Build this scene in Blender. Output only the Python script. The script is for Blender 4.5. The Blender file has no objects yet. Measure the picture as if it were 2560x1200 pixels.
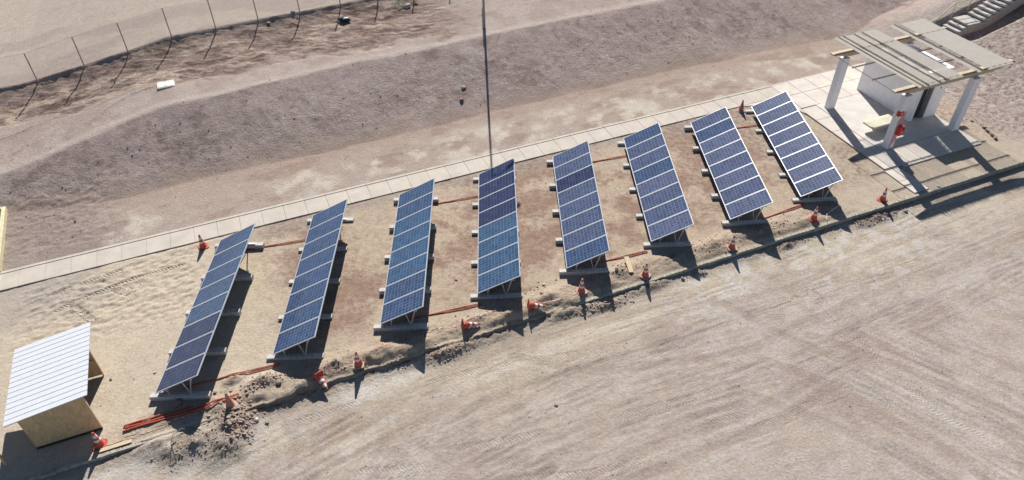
import bpy, bmesh, math, random
import numpy as np
from mathutils import Vector, Matrix

# ------------------------------------------------------------------ camera
scene = bpy.context.scene
COL = scene.collection
cam_d = bpy.data.cameras.new('camera')
cam = bpy.data.objects.new('camera', cam_d)
COL.objects.link(cam)
scene.camera = cam
cam_d.sensor_width = 36.0
cam_d.sensor_fit = 'HORIZONTAL'
cam_d.lens = 36.0 * 1791.342 / 2560.0
cam_d.shift_y = -0.01704
cam_d.clip_start = 0.1
cam_d.clip_end = 2000
R_ = (0.99952132, -0.02922206, -0.0101593)
U_ = (0.02655898, 0.64205753, 0.76619628)
F_ = (0.01586698, 0.76609934, -0.6425263)
cam.matrix_world = Matrix(((R_[0], U_[0], -F_[0], 0), (R_[1], U_[1], -F_[1], 0),
                           (R_[2], U_[2], -F_[2], 20.94), (0, 0, 0, 1)))

# ------------------------------------------------------------------ light
SUN_EL = math.radians(36.2)
SHADOW_AZ = math.radians(178.6)          # heading the shadows fall towards, from +Y clockwise
SUN_AZ = SHADOW_AZ + math.pi
w = bpy.data.worlds.new('World')
scene.world = w
w.use_nodes = True
nt = w.node_tree
nt.nodes.clear()
sky = nt.nodes.new('ShaderNodeTexSky')
sky.sky_type = 'NISHITA'
sky.sun_disc = False
sky.sun_elevation = SUN_EL
sky.sun_rotation = SUN_AZ % (2 * math.pi)
sky.altitude = 2000
sky.dust_density = 0.6
bg = nt.nodes.new('ShaderNodeBackground')
bg.inputs[1].default_value = 0.056
out = nt.nodes.new('ShaderNodeOutputWorld')
nt.links.new(sky.outputs[0], bg.inputs[0])
nt.links.new(bg.outputs[0], out.inputs[0])
sd = bpy.data.lights.new('sun', 'SUN')
sd.energy = 4.9
sd.angle = math.radians(0.45)
sd.color = (1.0, 0.955, 0.90)
sun = bpy.data.objects.new('sun', sd)
COL.objects.link(sun)
travel = Vector((math.sin(SHADOW_AZ) * math.cos(SUN_EL), math.cos(SHADOW_AZ) * math.cos(SUN_EL), -math.sin(SUN_EL)))
sun.rotation_euler = travel.to_track_quat('-Z', 'Y').to_euler()
scene.view_settings.view_transform = 'Standard'
scene.view_settings.look = 'None'
scene.view_settings.exposure = 0.70
scene.view_settings.gamma = 1.0

# ------------------------------------------------------------------ helpers
A = math.radians(20.9)                    # the site (path, kerb, shelter) is turned by this much
ES = Vector((math.cos(A), math.sin(A), 0))
EN = Vector((-math.sin(A), math.cos(A), 0))
rnd = random.Random(7)


def P(s, t, z=0.0):
    return Vector((s * ES.x + t * EN.x, s * ES.y + t * EN.y, z))


def tag(o, label=None, cat=None, group=None, kind=None):
    if label: o['label'] = label
    if cat: o['category'] = cat
    if group: o['group'] = group
    if kind: o['kind'] = kind
    return o


def empty(name, loc=(0, 0, 0), rz=0.0):
    o = bpy.data.objects.new(name, None)
    o.empty_display_size = 0.2
    COL.objects.link(o)
    o.location = loc
    o.rotation_euler = (0, 0, rz)
    return o


class MB:
    """collects shapes for one mesh"""
    def __init__(self): self.v = []; self.f = []

    def add(self, vs, fs):
        b = len(self.v)
        self.v += [tuple(p) for p in vs]
        self.f += [tuple(i + b for i in f) for f in fs]
        return self

    def box(self, x0, x1, y0, y1, z0, z1, M=None):
        vs = [Vector((x, y, z)) for z in (z0, z1) for y in (y0, y1) for x in (x0, x1)]
        if M: vs = [M @ p for p in vs]
        return self.add(vs, [(0, 2, 3, 1), (4, 5, 7, 6), (0, 1, 5, 4), (2, 6, 7, 3), (0, 4, 6, 2), (1, 3, 7, 5)])

    def prism(self, pts, z0, z1, M=None):
        n = len(pts)
        vs = [Vector((p[0], p[1], z0)) for p in pts] + [Vector((p[0], p[1], z1)) for p in pts]
        if M: vs = [M @ p for p in vs]
        return self.add(vs, [tuple(range(n))[::-1], tuple(range(n, 2 * n))] + [(i, (i + 1) % n, n + (i + 1) % n, n + i) for i in range(n)])

    def tube(self, pts, r, n=8, cap=True):
        pts = [Vector(p) for p in pts]
        rs = r if isinstance(r, (list, tuple)) else [r] * len(pts)
        rings = []
        for i, p in enumerate(pts):
            d = (pts[min(i + 1, len(pts) - 1)] - pts[max(i - 1, 0)]).normalized()
            a = d.orthogonal().normalized() if abs(d.z) > .9 else d.cross(Vector((0, 0, 1))).normalized()
            b = d.cross(a).normalized()
            rings.append([p + (a * math.cos(2 * math.pi * k / n) + b * math.sin(2 * math.pi * k / n)) * rs[i] for k in range(n)])
        vs = [q for g in rings for q in g]
        fs = [(i * n + k, i * n + (k + 1) % n, (i + 1) * n + (k + 1) % n, (i + 1) * n + k) for i in range(len(pts) - 1) for k in range(n)]
        if cap: fs += [tuple(range(n)), tuple(range((len(pts) - 1) * n, len(pts) * n))[::-1]]
        return self.add(vs, fs)

    def lathe(self, prof, n=24, M=None):
        vs = []
        for r, z in prof:
            for k in range(n):
                a = 2 * math.pi * k / n
                vs.append(Vector((r * math.cos(a), r * math.sin(a), z)))
        if M: vs = [M @ p for p in vs]
        fs = [(i * n + k, i * n + (k + 1) % n, (i + 1) * n + (k + 1) % n, (i + 1) * n + k) for i in range(len(prof) - 1) for k in range(n)]
        fs += [tuple(range(n))[::-1], tuple(range((len(prof) - 1) * n, len(prof) * n))]
        return self.add(vs, fs)

    def build(self, name, mat, parent=None, smooth=False, bevel=0.0):
        me = bpy.data.meshes.new(name)
        me.from_pydata(self.v, [], self.f)
        me.validate()
        bm = bmesh.new(); bm.from_mesh(me)
        bmesh.ops.recalc_face_normals(bm, faces=bm.faces)
        if bevel > 0:
            bmesh.ops.bevel(bm, geom=[e for e in bm.edges if len(e.link_faces) == 2 and e.calc_face_angle(0) > .6], offset=bevel, segments=1, affect='EDGES', clamp_overlap=True)
        if smooth:
            for f in bm.faces: f.smooth = True
            for e in bm.edges:
                if len(e.link_faces) == 2 and e.calc_face_angle(0) > .7: e.smooth = False
        bm.to_mesh(me); bm.free()
        o = bpy.data.objects.new(name, me)
        COL.objects.link(o)
        if mat: me.materials.append(mat)
        if parent: o.parent = parent
        return o


def copy_tree(o, parent=None):
    c = o.copy(); COL.objects.link(c); c.parent = parent
    for ch in list(o.children): copy_tree(ch, c)
    return c


# ------------------------------------------------------------------ materials
def mat(name, col, rough=0.7, metal=0.0, noise=0.0, nscale=8.0, bump=0.0, bscale=40.0, spec=0.5, col2=None, stretch=None):
    m = bpy.data.materials.new(name); m.use_nodes = True
    t = m.node_tree; b = t.nodes['Principled BSDF']
    b.inputs['Base Color'].default_value = (*col, 1)
    b.inputs['Roughness'].default_value = rough
    b.inputs['Metallic'].default_value = metal
    b.inputs['Specular IOR Level'].default_value = spec
    tc = t.nodes.new('ShaderNodeTexCoord')
    src = tc.outputs['Object']
    if stretch:
        mp = t.nodes.new('ShaderNodeMapping'); mp.inputs['Scale'].default_value = stretch
        t.links.new(src, mp.inputs[0]); src = mp.outputs[0]
    if noise > 0:
        n = t.nodes.new('ShaderNodeTexNoise'); n.inputs['Scale'].default_value = nscale; n.inputs['Detail'].default_value = 8
        n.inputs['Roughness'].default_value = 0.65
        t.links.new(src, n.inputs['Vector'])
        r = t.nodes.new('ShaderNodeValToRGB')
        c2 = col2 if col2 else tuple(max(0, c * (1 - noise)) for c in col)
        r.color_ramp.elements[0].position = .35; r.color_ramp.elements[1].position = .68
        r.color_ramp.elements[0].color = (*c2, 1)
        r.color_ramp.elements[1].color = (*[min(1, c * (1 + noise * .3)) for c in col], 1)
        t.links.new(n.outputs[0], r.inputs[0]); t.links.new(r.outputs[0], b.inputs['Base Color'])
    if bump > 0:
        n2 = t.nodes.new('ShaderNodeTexNoise'); n2.inputs['Scale'].default_value = bscale; n2.inputs['Detail'].default_value = 6
        t.links.new(src, n2.inputs['Vector'])
        bp = t.nodes.new('ShaderNodeBump'); bp.inputs['Strength'].default_value = bump; bp.inputs['Distance'].default_value = .02
        t.links.new(n2.outputs[0], bp.inputs['Height']); t.links.new(bp.outputs[0], b.inputs['Normal'])
    return m


M_conc = mat('concrete_beam', (.56, .54, .50), .9, noise=.3, nscale=9, bump=.4)
M_kerb = mat('kerb_concrete', (.42, .38, .31), .95, noise=.4, nscale=6, bump=.7, bscale=25)
M_steel = mat('galvanised_steel', (.62, .62, .62), .45, .6, noise=.15, nscale=20)
M_alu = mat('aluminium_frame', (.54, .55, .57), .42, .2)
M_white = mat('white_painted_wall', (.86, .84, .85), .8, noise=.08, nscale=3, bump=.15)
M_bench = mat('cream_bench', (.66, .60, .46), .7, noise=.12, nscale=4)
M_slat = mat('slat_paint', (.62, .565, .475), .6, noise=.08, nscale=2)
M_wood = mat('beam_wood', (.56, .45, .30), .75, noise=.3, nscale=3, stretch=(1, 8, 8))
M_rust = mat('rod_steel', (.16, .11, .09), .7, noise=.3, nscale=15)
M_post = mat('brown_timber_post', (.62, .43, .34), .8, noise=.3, nscale=6)
M_pole = mat('pole_concrete', (.34, .31, .30), .8, noise=.25, nscale=3)
M_orange = mat('orange_conduit', (.50, .105, .05), .5, noise=.25, nscale=5)
M_red = mat('red_paint', (.55, .035, .03), .45, noise=.1, nscale=5)
M_cone = mat('cone_plastic', (.60, .095, .055), .5, noise=.25, nscale=7)
M_conedust = mat('dusty_cone_plastic', (.50, .25, .17), .85, noise=.3, nscale=9)
M_band = mat('reflective_band', (.80, .76, .72), .5, noise=.2, nscale=12)
M_base = mat('cone_base_dusty', (.46, .33, .27), .9, noise=.35, nscale=9)
M_basered = mat('cone_base_red', (.42, .08, .05), .7, noise=.35, nscale=9)
M_ply = mat('plywood', (.62, .45, .25), .65, noise=.30, nscale=3.2, stretch=(1.6, 1, .45), bump=.08)
[setattr(n_.inputs['Distortion'], 'default_value', 2.2) for n_ in M_ply.node_tree.nodes if n_.type == 'TEX_NOISE']
M_roof = mat('white_roof_sheet', (.61, .63, .65), .5, noise=.05, nscale=5)
M_seam = mat('dark_seam', (.10, .11, .12), .8)
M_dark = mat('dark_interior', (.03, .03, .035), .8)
M_grey = mat('grey_door_frame', (.20, .21, .20), .6)
M_yellow = mat('faded_yellow_paint', (.66, .60, .38), .7, noise=.3, nscale=6)
M_plank = mat('sawn_plank', (.58, .46, .30), .8, noise=.25, nscale=4, stretch=(1, 6, 6))
M_rock = mat('rock', (.29, .23, .20), .95, noise=.35, nscale=12, bump=.6)
M_rockl = mat('pale_rock', (.52, .48, .43), .95, noise=.25, nscale=12, bump=.5)
M_black = mat('black_plastic', (.02, .022, .03), .45, noise=.2, nscale=9)
M_clod = mat('earth_clods', (.40, .31, .245), 1, noise=.35, nscale=14, bump=.5)
M_leaf = mat('leaf_green', (.06, .12, .035), .7, noise=.3, nscale=9)
M_lid = mat('chamber_concrete', (.66, .63, .58), .9, noise=.12, nscale=6, bump=.2)
M_stair = mat('stair_concrete', (.46, .43, .40), .9, noise=.2, nscale=4, bump=.3)
M_wire = mat('fence_wire', (.50, .46, .42), .6, .3)


def paving_mat(name, c):
    return mat(name, c, .92, noise=.15, nscale=1.3, bump=.25, bscale=30)


M_path = paving_mat('path_concrete', (.49, .435, .37))
M_slab = paving_mat('slab_concrete', (.56, .53, .48))
M_walk = paving_mat('walk_concrete', (.57, .515, .45))


def panel_mat(name, c, line=.30, rough=.16):
    m = bpy.data.materials.new(name); m.use_nodes = True
    t = m.node_tree; N = t.nodes; L = t.links; b = N['Principled BSDF']
    tc = N.new('ShaderNodeTexCoord'); sx = N.new('ShaderNodeSeparateXYZ'); L.new(tc.outputs['Object'], sx.inputs[0])

    def mth(op, a, bb=None):
        n = N.new('ShaderNodeMath'); n.operation = op
        for i, v in enumerate((a, bb)):
            if v is None: continue
            if isinstance(v, (int, float)): n.inputs[i].default_value = v
            else: L.new(v, n.inputs[i])
        return n.outputs[0]
    ux = mth('DIVIDE', mth('SUBTRACT', sx.outputs[0], .038), (1.956 - .076) / 12)
    uy = mth('DIVIDE', mth('SUBTRACT', sx.outputs[1], .030), (.992 - .060) / 6)
    dx = mth('ABSOLUTE', mth('SUBTRACT', mth('FRACT', ux), .5))
    dy = mth('ABSOLUTE', mth('SUBTRACT', mth('FRACT', uy), .5))
    g = mth('GREATER_THAN', mth('MAXIMUM', dx, dy), .470)
    cb = N.new('ShaderNodeCombineXYZ'); L.new(mth('FLOOR', ux), cb.inputs[0]); L.new(mth('FLOOR', uy), cb.inputs[1])
    oi = N.new('ShaderNodeObjectInfo'); L.new(oi.outputs['Random'], cb.inputs[2])
    wn = N.new('ShaderNodeTexWhiteNoise'); L.new(cb.outputs[0], wn.inputs['Vector'])
    nz = N.new('ShaderNodeTexNoise'); nz.inputs['Scale'].default_value = 14; nz.inputs['Detail'].default_value = 5; L.new(tc.outputs['Object'], nz.inputs['Vector'])
    f = mth('ADD', mth('MULTIPLY', wn.outputs[0], .45), mth('MULTIPLY', nz.outputs[0], .9))
    r = N.new('ShaderNodeValToRGB')
    r.color_ramp.elements[0].position = .2; r.color_ramp.elements[1].position = 1.1 if False else 1.0
    r.color_ramp.elements[0].color = (*[x * .62 for x in c], 1); r.color_ramp.elements[1].color = (*[x * 1.45 for x in c], 1)
    L.new(f, r.inputs[0])
    # dust film
    nd = N.new('ShaderNodeTexNoise'); nd.inputs['Scale'].default_value = 2.5; nd.inputs['Detail'].default_value = 9; L.new(tc.outputs['Object'], nd.inputs['Vector'])
    mxd = N.new('ShaderNodeMix'); mxd.data_type = 'RGBA'; L.new(mth('MULTIPLY', mth('POWER', nd.outputs[0], 3.0), .22), mxd.inputs[0])
    L.new(r.outputs[0], mxd.inputs[6]); mxd.inputs[7].default_value = (.45, .40, .36, 1)
    mx = N.new('ShaderNodeMix'); mx.data_type = 'RGBA'; L.new(g, mx.inputs[0])
    L.new(mxd.outputs[2], mx.inputs[6]); mx.inputs[7].default_value = (line, line * 1.1, line * 1.3, 1)
    L.new(mx.outputs[2], b.inputs['Base Color'])
    b.inputs['Roughness'].default_value = rough
    b.inputs['Specular IOR Level'].default_value = .22
    return m


PANEL = {
    'navy': panel_mat('cells_navy', (.012, .020, .068), .14),
    'blue': panel_mat('cells_blue', (.022, .050, .115), .21),
    'teal': panel_mat('cells_teal', (.022, .066, .135), .21),
    'slate': panel_mat('cells_slate_sheen', (.042, .062, .125), .24),  # module tone lightened by sky reflection mixed into the cell colour
    'violet': panel_mat('cells_violet_sheen', (.056, .074, .142), .26),  # palest module tone, sky reflection on the right-hand rows painted in
}

# ------------------------------------------------------------------ the ground
rs = np.random.RandomState(11)
LAT = rs.rand(8, 256, 256)


def vnoise(x, y, k=0):
    g = LAT[k % 8]
    xi = np.floor(x).astype(int); yi = np.floor(y).astype(int)
    fx = x - xi; fy = y - yi
    fx = fx * fx * fx * (fx * (fx * 6 - 15) + 10); fy = fy * fy * fy * (fy * (fy * 6 - 15) + 10)
    a = g[xi & 255, yi & 255]; b = g[(xi + 1) & 255, yi & 255]; c = g[xi & 255, (yi + 1) & 255]; d = g[(xi + 1) & 255, (yi + 1) & 255]
    return (a * (1 - fx) + b * fx) * (1 - fy) + (c * (1 - fx) + d * fx) * fy


def fbm(x, y, sc, octv=5, k=0, gain=.55):
    v = 0; a = 1; tot = 0
    for i in range(octv):
        c, s_ = math.cos(i * 1.1 + k), math.sin(i * 1.1 + k)
        v = v + a * vnoise((x * c - y * s_) * sc + 13.7 * i + 5 * k, (x * s_ + y * c) * sc + 7.1 * i, k + i)
        tot += a; a *= gain; sc *= 2.03
    return v / tot


def ss(a, b, x):
    u = np.clip((x - a) / (b - a), 0, 1)
    return u * u * (3 - 2 * u)


def fence_t(s): return np.interp(s, [-40, -12.7, -8.58, -6.14, -3.64, 1.46, 6.68, 12, 60], [44.2, 44.16, 44.17, 44.35, 44.91, 45.24, 45.51, 45.9, 48])
def toe_t(s): return np.interp(s, [-40, -12, -7, 0, 13, 24, 35, 80], [33.2, 33.0, 32.1, 32.2, 32.4, 32.6, 32.0, 31.5])
def crest_t(s): return np.interp(s, [-40, -12, -8, -5, -2, 5.5, 13, 23, 27, 80], [34.8, 35.2, 36.2, 37.0, 37.0, 37.65, 37.9, 38.15, 38.2, 39])
def bank_h(s): return np.interp(s, [-40, -12, -7, -4, 80], [.5, .8, 1.5, 1.8, 1.8])


# mounds of dug earth: (s, t, rs, rt, height, roughness)
MOUNDS = [(-3.45, 17.0, .62, .75, .34, 1.0), (-4.9, 16.75, 1.1, .6, .27, .8), (-5.9, 17.1, .7, .4, .17, .5), (-3.9, 16.2, .8, .6, .18, .8),
          (-2.3, 18.35, .75, .34, .20, .9), (-1.2, 17.6, .9, .25, .17, .3), (.2, 18.1, .6, .28, .15, .9), (1.9, 18.05, .9, .33, .17, .7),
          (3.3, 17.75, .9, .4, .20, .6), (4.2, 17.15, 1.0, .34, .14, .9), (5.9, 18.15, .9, .3, .15, .7), (7.2, 17.85, .8, .34, .17, .5), (8.8, 18.1, .9, .3, .13, .8),
          (9.8, 17.7, .7, .3, .12, .5), (11.0, 17.0, .9, .22, .10, 1.0), (12.4, 18.3, 1.0, .4, .10, .8), (14.8, 18.2, .9, .3, .10, .7), (16.8, 18.2, 1.0, .38, .12, .9), (19.2, 18.25, 1.3, .4, .13, .7),
          (21.3, 17.95, .7, .3, .12, .5), (15.4, 17.1, .4, .2, .06, 1.0), (20.0, 17.1, .5, .2, .05, 1.0), (23.3, 18.4, .35, .3, .07, 1.0), (24.8, 17.05, 1.3, .32, .05, 1.0), (-3.3, 18.9, .35, .3, .08, .9)]
# tyre tracks: (half width, height, polyline)
TRACKS = [
    [(-2, 16.3), (-0.02, 16.21), (2.13, 16.13), (5.11, 15.92), (9.61, 15.03), (14.71, 14.62), (20.6, 14.53), (27.21, 14.43), (34, 14.3)],
    [(-4, 15.2), (0.19, 14.09), (4.0, 12.96), (8.12, 12.23), (12.69, 11.74), (18.31, 11.97), (23.65, 12.22), (28.64, 12.41), (36, 12.6)],
    [(-4, 14.9), (1.29, 13.15), (6.26, 11.52), (10.39, 10.75), (15.3, 10.63), (20.25, 10.93), (27.16, 11.21), (34, 11.6)],
    [(17.6, 15.5), (17.72, 14.51), (18.03, 12.09), (17.9, 10.29), (17.66, 8.71), (18.3, 6.75), (19.0, 5.51)],
    [(19.05, 14.6), (19.05, 13.7), (19.0, 11.67), (18.97, 10.03), (19.06, 8.29), (20.47, 5.83)],
    [(7.74, 14.61), (12.59, 14.19), (16.42, 14.35), (24.78, 14.34)],
    [(2, 12.2), (7, 10.6), (12, 9.9), (17, 10.1)],
    [(20.4, 13.6), (20.3, 11.5), (20.8, 9.3), (22.2, 6.6)],
    [(-0.63, 17.2), (-0.22, 15.25), (0.26, 13.28)],
    [(-16, 37.6), (-12.15, 38.72), (-9.26, 39.62), (-6.55, 41.0), (-4.04, 41.33), (-0.99, 41.6), (2.35, 42.3), (6.09, 42.8), (10.0, 43.21), (14, 44.0)],
    [(-16, 35.6), (-11.92, 36.73), (-10.05, 37.6), (-7.52, 39.31), (-4.5, 40.36), (-1.3, 40.6), (2.15, 41.15), (7.1, 41.92), (12.54, 42.76), (20, 43.6)],
    [(-12.39, 40.98), (-9.55, 41.36), (-6.55, 42.34), (-2.67, 42.61)],
    [(-8.41, 37.51), (-5.94, 39.31), (-2.44, 39.71), (1.91, 39.61), (9, 40.4), (20, 41.2)],
    [(-10.03, 24.97), (-8.62, 25.55), (-6.65, 25.97), (-3.93, 26.13)],
    [(-10.69, 25.95), (-8.96, 26.44), (-7.12, 26.69)],
    [(-9.76, 27.3), (-8.75, 25.13), (-8.13, 24.16)],
    [(-8.05, 26.56), (-6.66, 24.96), (-4.38, 24.23)],
    [(-7.0, 24.7), (-6.0, 26.2), (-5.4, 26.9)],
]


def polydist(s, t, pts):
    best = np.full(s.shape, 1e9); U = np.zeros(s.shape); V = np.zeros(s.shape); acc = 0.0
    for (a, b), (c, d) in zip(pts[:-1], pts[1:]):
        L_ = math.hypot(c - a, d - b); ex, ey = (c - a) / L_, (d - b) / L_
        u = np.clip((s - a) * ex + (t - b) * ey, 0, L_)
        dx = s - a - u * ex; dy = t - b - u * ey; dd = np.hypot(dx, dy)
        m = dd < best
        best = np.where(m, dd, best); U = np.where(m, acc + u, U); V = np.where(m, -dx * ey + dy * ex, V); acc += L_
    return best, U, V


def kerb_cover(s):
    """how far loose earth runs over the kerb"""
    return np.clip((fbm(s, s * 0 + 3.3, .55, 3, 2) - .42) * 3, 0, 1) * ss(24, 10, s) * ss(-9, -2, s)


def edge_wob(s):
    c = ss(-5.5, -2.5, s) * ss(11.5, 9.0, s)
    o_ = s * 0
    return c * ((fbm(s, o_ + 3, 1.1, 3, 1) - .5) * .22 + (fbm(s, o_ + 7, 5.0, 3, 3) - .5) * .16 - .05) + .35 * (1 - c) * (fbm(s, o_ + 9, 3.0, 3, 2) - .5) * .06


def heights(s, t, fine=True):
    t0r = t
    t = t - edge_wob(s) * np.exp(-((t - 17.43) / .4) ** 2)
    x = s * ES.x + t * EN.x; y = s * ES.y + t * EN.y
    road = 1 - ss(17.40, 17.47, t + 0 * s)
    z = -np.interp(s, [8, 26], [.13, .24]) * road - .006 * np.clip(17.4 - t, 0, 40)
    # gentle fill of earth against the kerb foot
    cov = kerb_cover(s)
    fill = np.exp(-((t - 17.3) / .22) ** 2) * (.02 + .12 * cov) * road
    z = z + fill
    cvr = ss(-5.5, -3.0, s) * ss(10.5, 8.5, s)
    z = z + (1 - road) * ss(18.7, 17.7, t) * cvr * (-.01 + .16 * fbm(s, t, 1.7, 3, 5) * (.4 + .6 * ss(17.45, 17.8, t)))
    # bank and terrace
    tt, tc, hb = toe_t(s), crest_t(s), bank_h(s)
    wob = (fbm(s, t, .35, 3, 1) - .5) * .9
    u = np.clip((t - tt + wob * .5) / (tc - tt), 0, 1)
    gul = (fbm(s * 1.4, t * .25, 1.0, 4, 4) - .5)
    bank = hb * (u ** 1.12)
    bmask = np.clip(u * (1 - u) * 4, 0, 1)
    z = z + np.where(t > tt - 1, bank + bmask * gul * .10, 0)
    tf = fence_t(s)
    z = z + .22 * ss(tf - 1.5, tf - .15, t) + .09 * ss(tf - .10, tf + .02, t)
    ero = ss(tf - 6.2, tf - 4.6, t + (fbm(s, t, .5, 3, 5) - .5) * 3 + .12 * np.clip(s, -20, 10)) * ss(tf + .1, tf - .5, t) * (1 - ss(9, 16, s))
    z = z - ero * .16 + ero * (fbm(s, t, 1.6, 4, 6) - .5) * .26
    # rough rise on the right with the stairs cut in it
    hill = ss(36.3, 52, s) * 2.6 * ss(16, 21, t) * ss(35.5, 31, t) + ss(38.8, 42.5, s) * .35 * ss(18, 22, t) * ss(28.2, 27.2, t)
    stair = np.interp(s, [41.4, 43.1, 44.4, 52], [.0, .85, .9, 4.6])
    near = ss(28.5, 29.9, t)
    g_up = stair * near * ss(38, 30.5, t)
    z2 = np.maximum(hill, z)
    pit = ss(41.2, 42.3, s) * ss(26.7, 27.7, t) * ss(30.2, 29.7, t)
    z2 = z2 * (1 - pit) + pit * np.minimum(z2, stair * .55 - .12)
    z2 = np.where((s > 38) & (t > 19), np.maximum(z2, g_up - .05), z2)
    z = np.where(s > 35.5, z2, z)
    # earth mounds
    rough = np.zeros(s.shape)
    for (ms, mt, a, b, h, rg) in MOUNDS:
        d = ((s - ms) / a) ** 2 + ((t - mt) / b) ** 2
        m = np.exp(-d * 1.3)
        z = z + m * h * (.75 + .5 * vnoise(s * 3, t * 3, 3))
        rough = np.maximum(rough, m * rg)
    strip = ss(17.5, 17.8, t) * ss(18.9, 18.3, t) * ss(-8, -5, s) * ss(25, 22, s)
    z = z + strip * (fbm(s, t, 1.3, 3, 2) - .35) * .16
    rough = np.maximum(rough, strip * .45)
    rough = np.maximum(rough, np.exp(-((t - 17.38) / .14) ** 2) * cvr * .7)
    rough = np.maximum(rough, np.exp(-((t - 17.2) / .25) ** 2) * road * (.25 + .6 * cov) * ss(33, 28, s))
    if fine:
        z = z + (fbm(s, t, .45, 3, 2) - .5) * .035
        clod = fbm(s, t, 6.5, 3, 7)
        z = z + rough * ((np.abs(clod - .5) * -2 + .5) * .16 + (fbm(s, t, 2.6, 2, 6) - .5) * .12)
        ban = bmask + ss(36.5, 39.5, s) * ss(34, 31, t) * ss(14, 18, t)
        z = z + np.clip(ban, 0, 1) * (fbm(s, t, 4.2, 3, 3, .65) - .5) * .055
        z = z + (fbm(s, t, 3.3, 4, 5, .6) - .5) * .020 * (1 - .5 * road)
        # churned sand on the left and beside the bank toe
        chur = ss(-3.2, -4.6, s) * ss(22.2, 24.0, t) * ss(27.3, 26.9, t) * ss(-11.5, -10, s)
        chur2 = ss(-6.5, -8.5, s) * ss(28.8, 29.6, t) * ss(34.5, 33, t)
        z = z + (np.clip(chur + .9 * chur2, 0, 1)) * (fbm(s * 1.0, t * 1.9, 4.5, 4, 1, .62) - .5) * .15
        # path edge lip of sand
        lip = np.exp(-((t - 27.2) / .12) ** 2) * ss(-8, -6.5, s) * ss(-1.5, -3, s)
        z = z + lip * (fbm(s, t, 3, 3, 2) - .3) * .1
    # flat beds under paving
    for (s0, s1, t0, t1, zz) in ((-60, 27.8, 27.42, 28.62, -.02), (27.8, 36.2, 25.7, 28.62, -.02), (27.75, 34.1, 19.45, 25.8, -.03), (27.75, 28.6, 17.6, 19.5, -.03)):
        m = (s > s0) & (s < s1) & (t > t0) & (t < t1)
        z = np.where(m, zz, z)
    flat = ss(27, 28, s) * ss(37.5, 36, s) * ss(17.6, 18, t) * ss(31, 29, t)
    z = np.where(flat > 0, z * (1 - flat) + flat * np.minimum(z, .0) , z)
    return z, rough, ero, bmask * (t > tt), road


def line(parts):
    out_ = []
    for a, b, n in parts: out_ += list(np.linspace(a, b, n, endpoint=False))
    return out_


sl = line([(-400, -60, 12), (-60, -24, 14), (-24, -14, 40), (-14, 30, 600), (30, 36, 66), (36, 54, 160), (54, 80, 26), (80, 420, 14)]) + [420]
tl = line([(-200, 0, 10), (0, 4.5, 9), (4.5, 15.6, 140), (15.6, 17.40, 36)]) + [17.40, 17.43, 17.47] + line([(17.52, 19.2, 34), (19.2, 29, 135), (29, 48, 205), (48, 64, 80), (64, 110, 16), (110, 500, 14)]) + [500]
sl = np.array(sl); tl = np.array(tl)
S, T = np.meshgrid(sl, tl, indexing='ij')
Z, ROUGH, ERO, BANK, ROAD = heights(S, T + edge_wob(S) * np.exp(-((T - 17.43) / .4) ** 2))

# tyre tread coordinates and ruts
TU = np.zeros(S.shape); TV = np.zeros(S.shape); TM = np.zeros(S.shape)
for i, pl in enumerate(TRACKS):
    d, u, v = polydist(S, T, pl)
    hw = .16 if i in (15, 13, 14, 16) else .24
    TS = .3 if i < 9 else 1.0
    m = ss(hw, hw * .75, d) * ss(.38, .62, fbm(S, T, .45, 3, i % 7)) * TS
    ends = 1.0
    Z = Z - m * .018 + np.exp(-((d - hw) / .05) ** 2) * .012 * TS
    k = m > TM
    TU = np.where(k, u, TU); TV = np.where(k, v, TV); TM = np.where(k, m, TM)

# ---- soil colour (what the earth itself is): mixed in linear RGB
def C(r, g, b): return np.array([r, g, b])


def mixc(c, new, m): return c * (1 - m[..., None]) + new * m[..., None]


n1 = fbm(S, T, .22, 5, 1); n2 = fbm(S, T, .9, 5, 3, .6); n3 = fbm(S, T, 3.0, 4, 5, .6); n4 = fbm(S + 40, T, .12, 4, 6)
col = np.zeros(S.shape + (3,)) + C(.385, .325, .255)
# sandy table yard
yard = ss(17.4, 17.6, T) * ss(28.8, 28.2, T)
col = mixc(col, C(.40, .325, .245), yard)
col = mixc(col, C(.29, .205, .155), yard * ss(.46, .60, n2 * .5 + n1 * .5) * ss(-3.5, -.5, S) * ss(18.7, 20, T) * .85)
col = mixc(col, C(.235, .155, .115), yard * ss(.52, .66, n2 * .75 + n3 * .25) * ss(-3.5, 0, S) * ss(19, 20.5, T) * .6)
col = mixc(col, C(.45, .385, .30), yard * ss(1, -3, S) * .8)
col = mixc(col, C(.34, .295, .25), yard * ss(-7.2, -9.2, S + (n2 - .5) * 4) * ss(24, 26, T) * .9)
col = mixc(col, C(.30, .255, .22), yard * ss(26.2, 27.0, T + (n2 - .5) * 2) * ss(-3, 0, S) * .7)
col = mixc(col, C(.46, .385, .275), yard * np.exp(-((S + 2.1) / 1.0) ** 2 - ((T - 24.2) / 1.6) ** 2) * .8)
col = mixc(col, C(.37, .315, .25), yard * ss(22.5, 24, S) * .7)
# strip between path and bank
st_ = ss(28.5, 28.8, T) * (1 - ss(-.4, .6, T - toe_t(S)))
col = mixc(col, C(.345, .278, .235), st_)
col = mixc(col, C(.47, .42, .345), st_ * ss(.45, .62, n2 * .6 + n1 * .4) * ss(3.6, 2.0, T - 28.6) * .9)
col = mixc(col, C(.25, .18, .14), st_ * ss(.55, .68, fbm(S * .5, T, 1.2, 4, 2)) * .6)
col = mixc(col, C(.29, .205, .165), ss(-1.6, .3, T - toe_t(S) + (n2 - .5)) * ss(2.2, .5, T - toe_t(S)) * .6)
col = mixc(col, C(.25, .20, .175), st_ * ss(-6, -8.5, S + (n2 - .5) * 3) * .8)
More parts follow.
